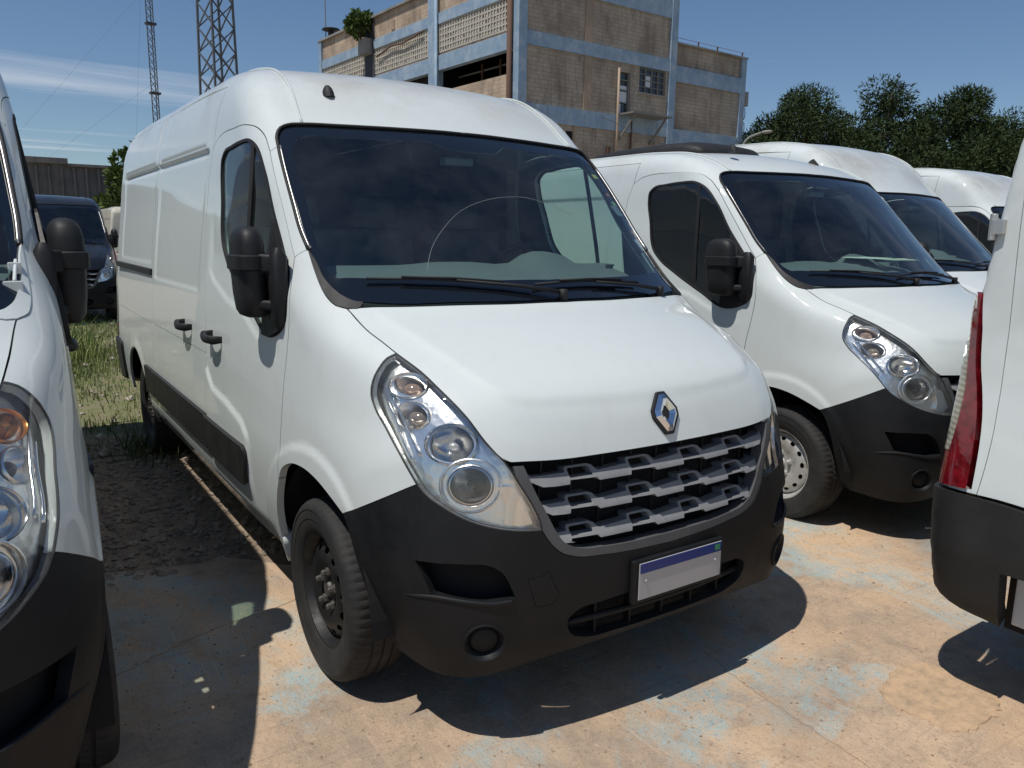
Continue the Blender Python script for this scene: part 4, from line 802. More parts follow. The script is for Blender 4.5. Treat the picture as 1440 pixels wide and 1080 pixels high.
    def rim(matl):
        m = MB(); m.lathe([(.217, -.086), (.219, -.092), (.216, -.096), (.210, -.094), (.205, -.084), (.203, -.076), (.197, -.066), (.190, -.056), (.187, -.040), (.186, .06)], 64, 'x'); r1 = m
        d = disc(); r1.add(d.V, d.F); return autosmooth(r1.mesh('rim', matl), 40)
    rimb = rim(RIMBLK)
    m = MB(); m.lathe([(.186, .05), (.10, .045), (0, .045)], 32, 'x'); drum = m.mesh('brake_drum', DARK)
    m = MB(); m.lathe([(.031, -.056), (.031, -.074), (.027, -.079), (0, -.079)], 20, 'x'); hub = autosmooth(m.mesh('hub', RUST), 40)
    m = MB(); m.lathe([(.018, 0), (.0175, -.010), (.0115, -.012), (.0115, -.024), (.008, -.029), (0, -.030)], 6, 'x'); nut = m.mesh('wheel_nut', RUST)
    def axle(key, y):
        for s_, side in ((-1, 'r'), (1, 'l')):
            M_ = Matrix.Translation((s_*.875, y, .345)) @ (Matrix.Rotation(math.pi, 4, 'Z') if s_ > 0 else Matrix.Identity(4)) @ Matrix.Rotation(R(17+40*(y > 1)), 4, 'X')
            kk = key+side; t = tyre.copy(); k.add(kk, 'wheel', xf(t, M_))
            k.add(kk+'rim', 'rim', xf(rimb.copy(), M_), kk); k.add(kk+'dr', 'brake_drum', xf(drum.copy(), M_), kk); k.add(kk+'hub', 'hub', xf(hub.copy(), M_), kk)
            for i in range(5):
                a = 2*math.pi*i/5; k.add(kk+'nut%d' % i, 'wheel_nut', xf(nut.copy(), M_ @ Matrix.Translation((-.067, .066*math.cos(a), .066*math.sin(a)))), kk)
            m = MB(); n = 24; rr = .455 if y > 1 else .47; yc = y+(.0 if y > 1 else .025)
            V = [(s_*x, yc+rr*math.cos(a), .345+rr*math.sin(a)) for x in (.965, .52) for a in np.linspace(-.10, math.pi+.02, n)]; m.add(V, [(i, i+1, n+i+1, n+i) for i in range(n-1)]); m.add([(s_*.52, yc+rr*math.cos(a), .345+rr*math.sin(a)) for a in np.linspace(-.10, math.pi+.02, n)], [tuple(range(n))])
            k.add(kk+'arch', 'wheel_arch_liner', m.mesh('wheel_arch_liner', DARK))
    axle('wf', 0.); axle('wr', 3.682)
    # ---- rear bumper, underbody, cabin
    rb = symloop(b, [(0, 4.706, .775), (-.60, 4.70, .775), (-.90, 4.69, .775)], [(-.90, 4.69, .775), (-.97, 4.67, .775), (-1.0, 4.58, .775), (-1.0, 4.36, .775)], [(-1.0, 4.36, .775), (-1.0, 4.36, .48)], [(-1.0, 4.36, .48), (-1.0, 4.55, .465), (-.985, 4.66, .45), (-.92, 4.70, .425), (-.80, 4.70, .385), (-.72, 4.70, .365)], [(-.72, 4.70, .365), (-.72, 4.70, .57)], [(-.72, 4.70, .57), (-.4, 4.70, .575), (0, 4.70, .575)], step=.04)
    k.add('rbump', 'rear_bumper', panel(b, CYLR, rb, step=.04, gap=.002, depth=.06, off=-.022, mat_=TRIMBLK, name='rear_bumper'))
    m = MB(); q = catmull([(-.888, 4.752, .775), (-.886, 4.755, .70), (-.87, 4.757, .64), (-.82, 4.757, .60), (-.73, 4.757, .565)], 5); m.tube(q, .005, 6); k.both('rbl', 'bumper_seam', m.mesh('bumper_seam', PLASTG, True), 'rbump')
    m = MB(); m.box((0, 4.715, .465), (1.43, .05, .225)); k.add('rstep', 'rear_step', bevel(m.mesh('rear_step', STEPM), .006), 'rbump')
    m = MB(); m.box((0, 1.98, .39), (1.60, 5.2, .26)); k.add('under', 'underbody', m.mesh('underbody', DARK))
    m = MB(); m.box((0, 1.64, 1.35), (1.80, .03, 1.5)); m2 = MB(); m2.box((0, -.33, .62), (1.36, .64, .56)); m2.box((0, -.28, .98), (1.1, .54, .24)); k.add('engine', 'bay_light_block', m2.mesh('bay_light_block', DARK)); m2 = MB(); m2.box((0, .14, .80), (1.7, .04, 1.1)); m2.box((0, -.03, 1.30), (1.40, .30, .02)); k.add('firewall_light_block', 'firewall_light_block', m2.mesh('firewall_light_block', DARK))  # unseen dark boxes and sheets added to stop sunlight leaking through the front
    k.add('bulk', 'bulkhead', m.mesh('bulkhead', INTERD))
    ds = []
    for x in np.linspace(-.90, .90, 25):
        yo = .24*x*x; h = .055*math.exp(-((x-.42)/.16)**4)+.012*math.exp(-((x+.1)/.2)**4)
        ds.append([Vector((x*(.925 if y < .15 else (.96 if y < .3 else .985)), y+(yo if y < .4 else yo*.3), z)) for y, z in ((.04, 1.28), (.035, 1.40), (.10, 1.445), (.22, 1.480), (.36, 1.505+.3*h), (.48, 1.525+h), (.56, 1.53+1.15*h), (.61, 1.50+h), (.64, 1.36), (.60, 1.0), (.30, .95))])
    m = MB(); m.loft(ds); k.add('dash', 'dashboard', autosmooth(m.mesh('dashboard', DASH), 50))
    m = MB(); m.lathe([(.185+.017*math.cos(a), .017*math.sin(a)) for a in np.linspace(0, 2*math.pi, 9)], 36, 'z'); m.lathe([(.0, -.03), (.065, -.035), (.075, -.05), (.05, -.08), (0, -.09)], 20, 'z')
    for a in (R(20), R(160), R(270)): m.bar((.06*math.cos(a), .06*math.sin(a), -.04), (.18*math.cos(a), .18*math.sin(a), 0), .04, .014)
    k.add('steer', 'steering_wheel', xf(autosmooth(m.mesh('steering_wheel', MIRP), 50), Matrix.Translation((.42, .78, 1.49)) @ Matrix.Rotation(R(-48), 4, 'X')))
    m = MB(); m.box((-.05, .60, 2.0), (.15, .06, .035)); k.add('cons', 'overhead_lamp', bevel(m.mesh('overhead_lamp', DASH), .01))
    for key, x, w in (('seat1', .47, .50), ('seat2', -.30, .86)):
        m = MB(); m.box((x, 1.15, 1.0), (w, .50, .18)); m.box((x, 1.43, 1.36), (w, .14, .66), M=Matrix.Rotation(R(-10), 3, 'X'))
        for hx in ((x,) if w < .6 else (x-.22, x+.22)): m.box((hx, 1.50, 1.78), (.25, .09, .17), M=Matrix.Rotation(R(-8), 3, 'X'))
        k.add(key, 'seat', autosmooth(bevel(m.mesh('seat', SEATM), .035, 3), 60))
    # inner linings
    li = lift(b, SIDE, offset_poly(SIDE.to2(win), -.015)); dl = loop(b, [(-.93, 1.48, 2.02), (-.955, 1.53, 1.75), (-1.0, 1.45, 1.3), (-1.03, 1.42, .75)], [(-1.03, 1.42, .75), (-1.02, .50, .75)], [(-1.02, .50, .75), (-.99, .33, 1.1), (-.98, .275, 1.34), (-.93, .33, 1.55)], [(-.93, .33, 1.55), (-.91, .53, 1.79), (-.90, .72, 1.99), (-.895, .80, 2.06)], [(-.895, .80, 2.06), (-.915, 1.1, 2.11), (-.93, 1.48, 2.06)], [(-.93, 1.48, 2.06), (-.93, 1.48, 2.02)], step=.05)
    k.both('dlin', 'door_lining', panel(b, SIDE, dl, [li], step=.06, gap=0, depth=0, off=.03, mat_=INTER, name='door_lining'), 'door_r', 'door_l')
    pl = loop(b, [(-.84, .72, 2.06), (-.855, .56, 1.90), (-.872, .37, 1.68), (-.875, .24, 1.57)], [(-.875, .24, 1.57), (-.92, .34, 1.58)], [(-.92, .34, 1.58), (-.90, .57, 1.85), (-.88, .75, 2.05)], [(-.88, .75, 2.05), (-.84, .72, 2.06)], step=.04)
    k.both('plin', 'pillar_lining', panel(b, PILP, pl, step=.05, gap=0, depth=0, off=.028, mat_=INTERD, name='pillar_lining'))
    return upper_kit(k, b, b.high)
BH = Body(HIGH, True); BL = Body(LOW, False); BT = Body(TALL, True, WZT)
KIT_H = build_kit(BH)
UP = {'roof', 'roofside_r', 'roofside_l', 'drip_r', 'drip_l', 'cargo_f_r', 'cargo_f_l', 'cargo_r_r', 'cargo_r_l', 'header', 'post_r', 'post_l', 'tail_r', 'tail_l', 'tailc_r', 'tailc_l'}
KIT_L = Kit(); _low = upper_kit(Kit(), BL, False); _lk = {i[0] for i in _low.items}
KIT_L.items = [i for i in KIT_H.items if i[0] not in _lk]+_low.items
KIT_T = Kit(); _tall = upper_kit(Kit(), BT, True, True); _tk = {i[0] for i in _tall.items}
KIT_T.items = [i for i in KIT_H.items if i[0] not in _tk]+_tall.items

HINGES = ['hinge%drdoor_%s' % (i, q) for i in range(2) for q in 'rl']
def place_van(kit, name, loc, rz, label, group, swap=None, skip=(), extra=None):
    root = empty(name, loc, rz); tag(root, label, 'van', group); objs = {}
    items = sorted(kit.items, key=lambda i: i[3] is not None)
    for key, nm, me, par in items:
        if key in skip or (par and par in skip): continue
        o = link(nm, me, objs[par] if par else root); objs[key] = o
        m0 = me.materials[0]
        if swap and m0.name in swap:
            o.material_slots[0].link = 'OBJECT'; o.material_slots[0].material = swap[m0.name]
    return root, objs

# ------------------------------------------------------------------ ground
def sheet(name, pts, z, m, kind='structure'):
    mb = MB(); mb.add([(x, y, z) for x, y in pts], [tuple(range(len(pts)))]); o = mb.build(name, m); o['kind'] = kind; return o
def ground_mat():
    m = mat('dirt_and_gravel', (.2, .15, .1), .95); t = NT(m); v = t.coord()
    n1 = t.noise(v, .35, 6, .6); n2 = t.noise(v, 5, 6, .7); n3 = t.noise(v, 38, 4, .7); sp = t.n('SeparateXYZ'); t.l(v, sp.inputs[0])
    dirt = t.mix(t.ramp(n2, (.35, B0), (.7, W1)), (.19, .145, .105, 1), (.40, .30, .205, 1))
    dirt = t.mix(t.math('MULTIPLY', t.ramp(n3, (.56, B0), (.68, W1)), .6), dirt, (.40, .35, .29, 1))
    gr = t.mix(t.ramp(n3, (.3, B0), (.7, W1)), (.085, .105, .035, 1), (.20, .20, .08, 1))
    far = t.ramp(t.math('ADD', t.math('MULTIPLY', sp.outputs[1], .1), t.math('MULTIPLY', t.math('SUBTRACT', n2, .5), .35)), (.34, B0), (.46, W1))
    gmask = t.math('MULTIPLY', far, t.ramp(n2, (.36, G(.25)), (.56, W1)))
    beyond = t.ramp(t.math('MULTIPLY', sp.outputs[1], .05), (.62, B0), (.70, W1))
    t.col(t.mix(beyond, t.mix(gmask, dirt, gr), (.27, .225, .17, 1)))
    h = t.math('ADD', t.math('MULTIPLY', n3, .8), t.math('MULTIPLY', n2, .5)); t.bump(h, .6, .012); return m
def concrete_mat():
    m = mat('worn_painted_concrete', (.4, .3, .2), .9); t = NT(m); v = t.coord(); v2 = t.coord((1, .55, 1), (0, 0, R(28)))
    a = t.noise(v, .8, 8, .66, .3); b = t.noise(v2, 2.3, 7, .68, .8); c = t.noise(v, 14, 6, .72); d = t.noise(v, 150, 3, .7); e = t.noise(v, 48, 4, .75)
    f2 = t.noise(v, 5.5, 8, .74, .4); f3 = t.noise(v, 75, 5, .8)
    base = t.mix(t.ramp(b, (.34, B0), (.66, W1)), (.33, .262, .20, 1), (.55, .395, .265, 1))
    base = t.mix(t.math('MULTIPLY', t.ramp(a, (.47, B0), (.62, W1)), .8), base, (.66, .475, .31, 1))
    base = t.mix(t.math('MULTIPLY', t.ramp(f2, (.50, B0), (.64, W1)), .6), base, (.29, .225, .17, 1))
    base = t.mix(t.math('MULTIPLY', t.ramp(f2, (.30, W1), (.42, B0)), .55), base, (.66, .485, .33, 1))
    # what is left of pale blue floor paint, worn through in scratches
    pm = t.math('MULTIPLY', t.ramp(t.noise(v, .95, 6, .62, .7), (.495, B0), (.565, W1)), t.ramp(t.noise(v2, 8, 7, .78), (.40, B0), (.54, W1)))
    pm = t.math('MULTIPLY', pm, t.ramp(f3, (.38, G(.1)), (.56, W1)))
    base = t.mix(t.math('MULTIPLY', pm, .92), base, (.35, .51, .535, 1))
    sand = t.math('MULTIPLY', t.ramp(t.noise(v, 1.5, 6, .6, .5), (.50, B0), (.62, W1)), t.ramp(f3, (.35, G(.45)), (.6, W1))); base = t.mix(t.math('MULTIPLY', sand, .6), base, (.65, .44, .26, 1))
    base = t.mix(t.math('MULTIPLY', t.ramp(f3, (.53, B0), (.68, W1)), .55), base, (.17, .125, .09, 1))
    base = t.mix(t.math('MULTIPLY', t.ramp(d, (.60, B0), (.70, W1)), .6), base, (.14, .10, .075, 1))
    base = t.mix(t.math('MULTIPLY', t.ramp(e, (.60, B0), (.72, W1)), .55), base, (.70, .535, .375, 1))
    stain = t.ramp(t.noise(v, .55, 4, .5), (.58, B0), (.70, W1)); base = t.mix(t.math('MULTIPLY', stain, .40), base, (.20, .175, .155, 1))
    scr = t.noise(t.coord((14, .7, 1), (0, 0, R(-38))), 3, 5, .7); base = t.mix(t.math('MULTIPLY', t.ramp(scr, (.58, B0), (.68, W1)), .30), base, (.72, .58, .43, 1))
    scr = t.noise(t.coord((.6, 11, 1), (0, 0, R(-20))), 3, 5, .7); base = t.mix(t.math('MULTIPLY', t.ramp(scr, (.58, B0), (.68, W1)), .30), base, (.20, .155, .12, 1))
    t.col(base); t.bump(t.math('ADD', t.math('MULTIPLY', c, .7), t.math('ADD', t.math('MULTIPLY', f3, .6), e)), .7, .010); return m
GROUND = ground_mat(); CONC = concrete_mat()
sheet('ground', [(-400, -60), (400, -60), (400, 600), (-400, 600)], 0, GROUND)
edge = [(-12, 1.5)]
for x in np.arange(-8, 12.1, .12):
    yb = 1.42 if x < -1.0 else (1.42-.5*(x+1)/.3 if x < -.7 else (.95+.55*(x+.7)))
    edge.append((x, min(yb, 5.5)+.05*math.sin(7*x)+.07*math.sin(2.3*x+1)+rng.uniform(-.03, .03)))
sheet('concrete_slab', [(-12, -30), (40, -30), (40, 6)]+[(12.5, 5.6)]+edge[::-1], .008, CONC)
# mortar patch with a broken edge, and two open joints
patch = [(.84, -1.20), (.76, -1.22), (.70, -1.27), (.675, -1.34), (.69, -1.41), (.695, -1.48), (.72, -1.52), (.76, -1.535), (.80, -1.555), (.86, -1.55), (.91, -1.545), (.99, -1.54), (1.06, -1.50), (1.12, -1.42), (1.10, -1.32), (1.07, -1.22), (.97, -1.18)]
pp = catmull([(x, y, 0) for x, y in patch], 4, True)[:, :2]; pp += rng.normal(0, .006, pp.shape)
mb = MB(); n = len(pp); cx = pp.mean(0)
V = [(x, y, .0082) for x, y in pp]+[(x*.985+cx[0]*.015, y*.985+cx[1]*.015, .014) for x, y in pp]
mb.add(V, [tuple(range(n, 2*n))]+[(i, (i+1) % n, n+(i+1) % n, n+i) for i in range(n)])
MORT = mat('sandy_mortar', (.60, .43, .27), .95); tt = NT(MORT); vv = tt.coord(); nn = tt.noise(vv, 22, 6, .7); n4 = tt.noise(vv, 160, 3)
tt.col(tt.mix(tt.ramp(nn, (.4, B0), (.7, W1)), (.56, .385, .235, 1), (.34, .25, .165, 1))); tt.bump(tt.math('ADD', nn, n4), .5, .008)
o = mb.build('mortar_patch', MORT); o['kind'] = 'structure'
JOINT = mat('dirt_filled_joint', (.33, .235, .155), .95)
def ribbon(name, pts, w, z=.0095):
    c = catmull([(x, y, 0) for x, y in pts], 10)[:, :2]; c = c+rng.normal(0, .004, c.shape); d = np.gradient(c, axis=0); nrm = np.stack([-d[:, 1], d[:, 0]], 1)/np.linalg.norm(d, axis=1)[:, None]
    ww = w*(.5+rng.random(len(c)))[:, None]; L = c+nrm*ww; Q = c-nrm*ww; k = len(c); mb = MB()
    mb.add([(x, y, z) for x, y in L]+[(x, y, z) for x, y in Q], [(i, i+1, k+i+1, k+i) for i in range(k-1)]); o = mb.build(name, JOINT); o['kind'] = 'structure'
ribbon('slab_joint', [(.42, -.2), (.39, -.66), (.34, -.9), (.32, -1.11), (.31, -1.29), (.29, -1.6), (.27, -2.4)], .0011)
ribbon('slab_crack', [(-1.75, .35), (-1.5, .46), (-1.2, .58), (-.98, .62), (-.7, .72)], .0018)
# stones of the rubble strip and loose grit
def stones(name, n, area, smin, smax, col, z0=0.):
    m = mat(name+'_mat', col, .9); t = NT(m); v = t.coord(); q = t.noise(v, 9, 4, .7); t.col(t.mix(t.ramp(q, (.3, B0), (.7, W1)), (col[0]*.6, col[1]*.6, col[2]*.6, 1), (col[0]*1.5, col[1]*1.5, col[2]*1.5, 1)))
    mb = MB(); ico = [(0, 0, 1), (.9, 0, .25), (.28, .85, .3), (-.72, .53, .25), (-.72, -.53, .3), (.28, -.85, .25), (.5, .5, -.5), (-.5, .4, -.5), (-.1, -.7, -.5)]
    fc = [(0, 1, 2), (0, 2, 3), (0, 3, 4), (0, 4, 5), (0, 5, 1), (1, 6, 2), (2, 7, 3), (2, 6, 7), (3, 7, 4), (4, 8, 5), (4, 7, 8), (5, 8, 1), (1, 8, 6)]
    for _ in range(n):
        x, y = area(); s_ = smin+(smax-smin)*rng.random()**3; M_ = Matrix.Rotation(rng.uniform(0, 6.28), 3, 'Z') @ Matrix.Diagonal((s_*rng.uniform(.8, 1.5), s_*rng.uniform(.7, 1.1), s_*rng.uniform(.5, 1.0))) @ Matrix.Rotation(rng.uniform(-.5, .5), 3, 'X')
        mb.add([M_ @ Vector((a+rng.normal(0, .12), b+rng.normal(0, .12), c+rng.normal(0, .1)))+Vector((x, y, z0+s_*.12)) for a, b, c in ico], fc)
    o = mb.build(name, m); o['kind'] = 'stuff'; return o
stones('rubble', 8000, lambda: (rng.uniform(-2.6, .6), 1.25+2.9*rng.random()**1.15), .005, .030, (.27, .22, .175))
stones('pale_gravel', 1500, lambda: (rng.uniform(-3.6, 1.6), rng.uniform(3.4, 19)), .010, .06, (.36, .32, .26))
stones('grit', 6500, lambda: (rng.uniform(-2.4, 3.4), rng.uniform(-2.3, 1.4)), .0015, .0065, (.30, .215, .145), .008)
# grass
def grass(name, n, area, hmin, hmax, cols):
    m = mat(name+'_blades', cols[0], .6); t = NT(m); oi = t.n('ObjectInfo'); v = t.coord(); q = t.noise(v, 2.2, 4, .6); q2 = t.noise(v, 60, 1)
    t.col(t.mix(t.ramp(t.math('ADD', t.math('MULTIPLY', q, .6), t.math('MULTIPLY', q2, .4)), (.38, B0), (.62, W1)), (*cols[0], 1), (*cols[1], 1)))
    V = []; F = []
    for _ in range(n):
        x, y, d = area(); h = hmin+(hmax-hmin)*rng.random()**1.6*d; a = rng.uniform(0, 6.28); w = .0025+.003*rng.random()+h*.010; lx, ly = math.cos(a), math.sin(a); ln = h*rng.uniform(.1, .75); b_ = rng.uniform(0, 6.28); bx, by = math.cos(b_)*ln, math.sin(b_)*ln
        k = len(V); V += [(x-lx*w, y-ly*w, 0), (x+lx*w, y+ly*w, 0), (x+lx*w*.7+bx*.35, y+ly*w*.7+by*.35, h*.6), (x-lx*w*.7+bx*.35, y-ly*w*.7+by*.35, h*.6), (x+bx, y+by, h)]
        F += [(k, k+1, k+2, k+3), (k+3, k+2, k+4)]
    o = link(name, me_from(name, V, F, m, False)); o['kind'] = 'stuff'; return o
cent = [(rng.uniform(-3.5, 1.8), rng.uniform(3.6, 15), rng.uniform(.12, .5)) for _ in range(170)]+[(rng.uniform(-1.5, -.9), rng.uniform(7.0, 9.5), .3) for _ in range(14)]
def g_area():
    c = cent[rng.integers(len(cent))]; return c[0]+rng.normal(0, c[2]), c[1]+rng.normal(0, c[2]), 1.
grass('grass', 30000, g_area, .02, .10, ((.070, .125, .024), (.20, .235, .07)))
grass('tall_grass', 800, lambda: (-1.15+rng.normal(0, .25), 9.4+rng.normal(0, .7), 1.), .12, .50, ((.075, .14, .025), (.24, .26, .07)))
grass('weeds', 260, lambda: (-1.02+rng.normal(0, .10), 3.7+rng.normal(0, .2), 1.), .03, .16, ((.05, .09, .02), (.14, .16, .05)))

# ------------------------------------------------------------------ the vans
AMBREF = mat('amber_reflector', (.80, .34, .12), .25, .8)
GROUP = 'white cargo vans'
main, MO = place_van(KIT_H, 'cargo_van', (0, 0, 0), 0, 'white high-roof van in full view, black steel wheels, mirror folded in', GROUP, skip=HINGES+['mir_l'])
left, LO = place_van(KIT_H, 'cargo_van', (-2.70, -.055, .015), R(-.2), 'white van cut off by the left edge, orange bulb in its headlamp', GROUP, skip=HINGES+['plate', 'pband', 'pflag', 'arc'], swap={'smoked_amber_bulb': AMBER})
for q in ('cowl_r', 'cowl_l'):
    LO[q].material_slots[0].link = 'OBJECT'; LO[q].material_slots[0].material = WHITE; LO[q].name = 'bare_cowl_channel'
for q in ('mir_l', 'mir_r'): LO[q].location = (-.045 if q == 'mir_l' else .045, 0, 0)
mb = MB(); mb.box((.845, .13, 1.475), (.05, .03, .05)); mb.box((.855, .19, 1.535), (.035, .025, .035)); mb.tube([(.85, .13, 1.50), (.86, .20, 1.56)], .006, 6)
bevel_me = bevel(mb.mesh('hinge_bracket', WHITE), .005); link('hinge_bracket', bevel_me, left)
right, RO = place_van(KIT_L, 'cargo_van', (2.975, .225, -.02), R(-1.2), 'white low-roof van with dark roof unit and silver steel wheels', GROUP, skip=HINGES+['plate', 'pband', 'pflag', 'arc'], swap={'black_steel_rim': RIMSIL, 'side_glass': GLASSD, 'dull_bolt_steel': RIMSIL})
third, TO = place_van(KIT_T, 'cargo_van', (5.83, 1.16, 0), R(1.0), 'high-roof van behind the low-roof one, only windscreen and roof front showing', GROUP, skip=HINGES+['plate', 'pband', 'pflag', 'arc'], swap={'side_glass': GLASSD})
fourth, FO = place_van(KIT_T, 'cargo_van', (9.75, 1.75, 0), 0, 'farthest white high-roof van, in front of the pines, mostly hidden', GROUP, skip=HINGES+['plate', 'pband', 'pflag', 'arc'], swap={'side_glass': GLASSD})
rear, EO = place_van(KIT_H, 'cargo_van', (5.70, -2.26, 0), R(90), 'white van seen from behind at the right edge, tall red tail lamp', GROUP, skip=['plate', 'pband', 'pflag', 'arc'])
EO['tail_l'].location = (.008, .004, 0)
for q in ('cup0_l', 'cup0_r'): LO[q].material_slots[0].link = 'OBJECT'; LO[q].material_slots[0].material = AMBREF
blk, BO = place_van(KIT_L, 'black_van', (-.82, 13.9, 0), R(2), 'black van with dark windscreen parked on the grass behind', 'vans parked behind', skip=HINGES+['plate', 'pband', 'pflag', 'arc'], swap={'white_paint': BLACKP, 'side_glass': GLASSD, 'windscreen_glass': GLASSD})
bei, GO = place_van(KIT_L, 'beige_van', (2.0, 26.3, 0), R(180), 'cream van at the back, its edge beside the main van', 'vans parked behind', skip=HINGES+['plate', 'pband', 'pflag', 'arc'], swap={'white_paint': BEIGE, 'side_glass': GLASSD})
# roof unit on the low-roof van
mb = MB(); rings = []
for y, w, h in ((1.22, .26, .004), (1.235, .31, .03), (1.28, .34, .065), (1.40, .355, .095), (1.7, .36, .105), (2.2, .36, .10), (2.45, .35, .08), (2.58, .31, .04), (2.61, .26, .004)):
    rings.append([Vector((-.20+w*np.sign(math.cos(t))*abs(math.cos(t))**.5, y, 2.305+h*max(-.2, math.sin(t))**1 if math.sin(t) < 0 else 2.305+h*abs(math.sin(t))**.55)) for t in np.linspace(0, 2*math.pi, 25)[:-1]])
mb.loft(rings); o = link('roof_unit', autosmooth(mb.mesh('roof_unit', TRIMBLK), 45), right)
mb = MB(); mb.tube([(.34, .90, 2.225), (.34, .94, 2.265)], .03, 8); mb.build('antenna_base', RUBBER, right)
# papers left on its dashboard
def paper(name, pts, col, label, loc, rz):
    m = MB(); m.add([(x, y, z) for x, y, z in pts], [(0, 1, 2, 3)]); o = m.build(name, col); o.location = loc; o.rotation_euler = (0, 0, rz)
    mod = o.modifiers.new('t', 'SOLIDIFY'); mod.thickness = .0015; tag(o, label, 'paper', 'papers on the dashboard'); return o
paper('paper_sheet', [(-.11, -.14, 0), (.10, -.15, .006), (.12, .13, .012), (-.10, .15, .004)], PAPER, 'pale sheet of paper on the low-roof van\'s dashboard by the wheel', (3.32, .62, 1.545), R(20))
paper('paper_sheet', [(-.10, -.13, 0), (.11, -.12, .003), (.10, .13, .010), (-.11, .12, .004)], mat('cream_paper', (.62, .66, .50), .8), 'cream sheet of paper nearer the low-roof van\'s windscreen pillar', (3.60, .56, 1.535), R(-35))
# stickers along the main van's windscreen edge (inside face)
STK = [mat('sticker_yellow', (.55, .52, .12), .6), mat('sticker_orange', (.65, .22, .10), .6), mat('sticker_grey', (.20, .22, .25), .6), mat('sticker_white', (.62, .60, .68), .6), mat('sticker_green', (.25, .38, .16), .6)]
for (p, s_, q) in (((.782, .59, 1.985), (.045, .03), 0), ((.800, .50, 1.89), (.03, .02), 1), ((.806, .46, 1.84), (.05, .03), 4), ((.785, .42, 1.80), (.06, .07), 2), ((.815, .32, 1.70), (.04, .02), 1), ((.80, .26, 1.63), (.05, .07), 3)):
    P = BH.snap(np.array([p]), .010)[0]; M_ = Matrix.Translation(Vector(P)) @ frame_at(BH, P); m = MB(); m.box((0, 0, 0), (s_[0], s_[1], .001)); o = link('sticker', xf(m.mesh('sticker', STK[q]), M_), MO['ws'])

# ------------------------------------------------------------------ old factory block
def brick(name, a, b, mortar, side):
    m = mat(name, a, .9); t = NT(m); c = t.n('TexCoord'); sp = t.n('SeparateXYZ'); t.l(c.outputs['Object'], sp.inputs[0]); cb = t.n('CombineXYZ'); t.l(sp.outputs[1 if side else 0], cb.inputs[0]); t.l(sp.outputs[2], cb.inputs[1])
    br = t.n('TexBrick'); br.inputs['Color1'].default_value = (*a, 1); br.inputs['Color2'].default_value = (*b, 1); br.inputs['Mortar'].default_value = (*mortar, 1); br.inputs['Scale'].default_value = 1; br.inputs['Mortar Size'].default_value = .012; br.inputs['Brick Width'].default_value = .42; br.inputs['Row Height'].default_value = .19; br.inputs['Mortar Smooth'].default_value = .2
    t.l(cb.outputs[0], br.inputs['Vector']); v = t.coord(); n1 = t.noise(v, .5, 6, .65); n2 = t.noise(t.coord((1.4, 1.4, .25)), 1.6, 6, .7)
    c1 = t.mix(t.math('MULTIPLY', t.ramp(n1, (.42, B0), (.62, W1)), .75), br.outputs[0], (a[0]*.55, a[1]*.52, a[2]*.5, 1)); c1 = t.mix(t.math('MULTIPLY', t.ramp(n2, (.48, B0), (.72, W1)), .6), c1, (.10, .085, .075, 1))
    t.col(c1); t.bump(t.math('SUBTRACT', 1.0, br.outputs[1]), .5, .02); return m
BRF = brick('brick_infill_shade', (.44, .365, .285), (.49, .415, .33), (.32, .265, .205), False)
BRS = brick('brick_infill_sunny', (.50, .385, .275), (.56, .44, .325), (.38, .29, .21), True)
def flaky(name, a, b, c):
    m = mat(name, a, .85); t = NT(m); v = t.coord(); n1 = t.noise(v, 1.3, 7, .7, .4); n2 = t.noise(t.coord((2.2, 2.2, .3)), 2.5, 6, .7); n3 = t.noise(v, 7, 5, .7)
    k = t.mix(t.ramp(n1, (.44, B0), (.64, W1)), (*a, 1), (*b, 1)); k = t.mix(t.math('MULTIPLY', t.ramp(n2, (.52, B0), (.78, W1)), .65), k, (*c, 1)); k = t.mix(t.math('MULTIPLY', t.ramp(n3, (.60, B0), (.70, W1)), .4), k, (.10, .10, .105, 1)); t.col(k); t.bump(n3, .3, .02); return m
BLUE = flaky('flaking_blue_paint', (.24, .345, .46), (.36, .45, .53), (.17, .20, .23))
CONCG = flaky('weathered_concrete', (.30, .29, .27), (.22, .21, .19), (.09, .085, .08))
PLAST2 = flaky('brown_render', (.36, .27, .19), (.42, .33, .24), (.16, .13, .11))
RUSTY = mat('rusty_pipe', (.13, .07, .045), .8); DGLASS = mat('dirty_window_glass', (.05, .06, .07), .12); WINW = mat('pale_pane', (.62, .64, .66), .3); STEELG = mat('painted_steel', (.20, .195, .18), .6)
fac = empty('factory_building', (19.24, 28.88, 0), R(3)); tag(fac, 'old factory block with flaking blue beams and brown brick infill', 'building')
def fb(name, x, y, z, m, parent=None, bv=0):
    mb = MB(); mb.box(((x[0]+x[1])/2, (y[0]+y[1])/2, (z[0]+z[1])/2), (x[1]-x[0], y[1]-y[0], z[1]-z[0])); me = mb.mesh(name, m)
    if bv: bevel(me, bv)
    return link(name, me, parent or fac)
fb('core', (.45, 10.0), (.45, 21.6), (0, 9.0), DARK); fb('core', (.45, 10.0), (7.5, 21.6), (9.0, 13.9), DARK); fb('core', (7.3, 10.0), (.45, 7.5), (10.4, 13.9), DARK)
fb('roof_slab', (.05, 10.4), (.05, 21.9), (13.95, 14.15), CONCG)
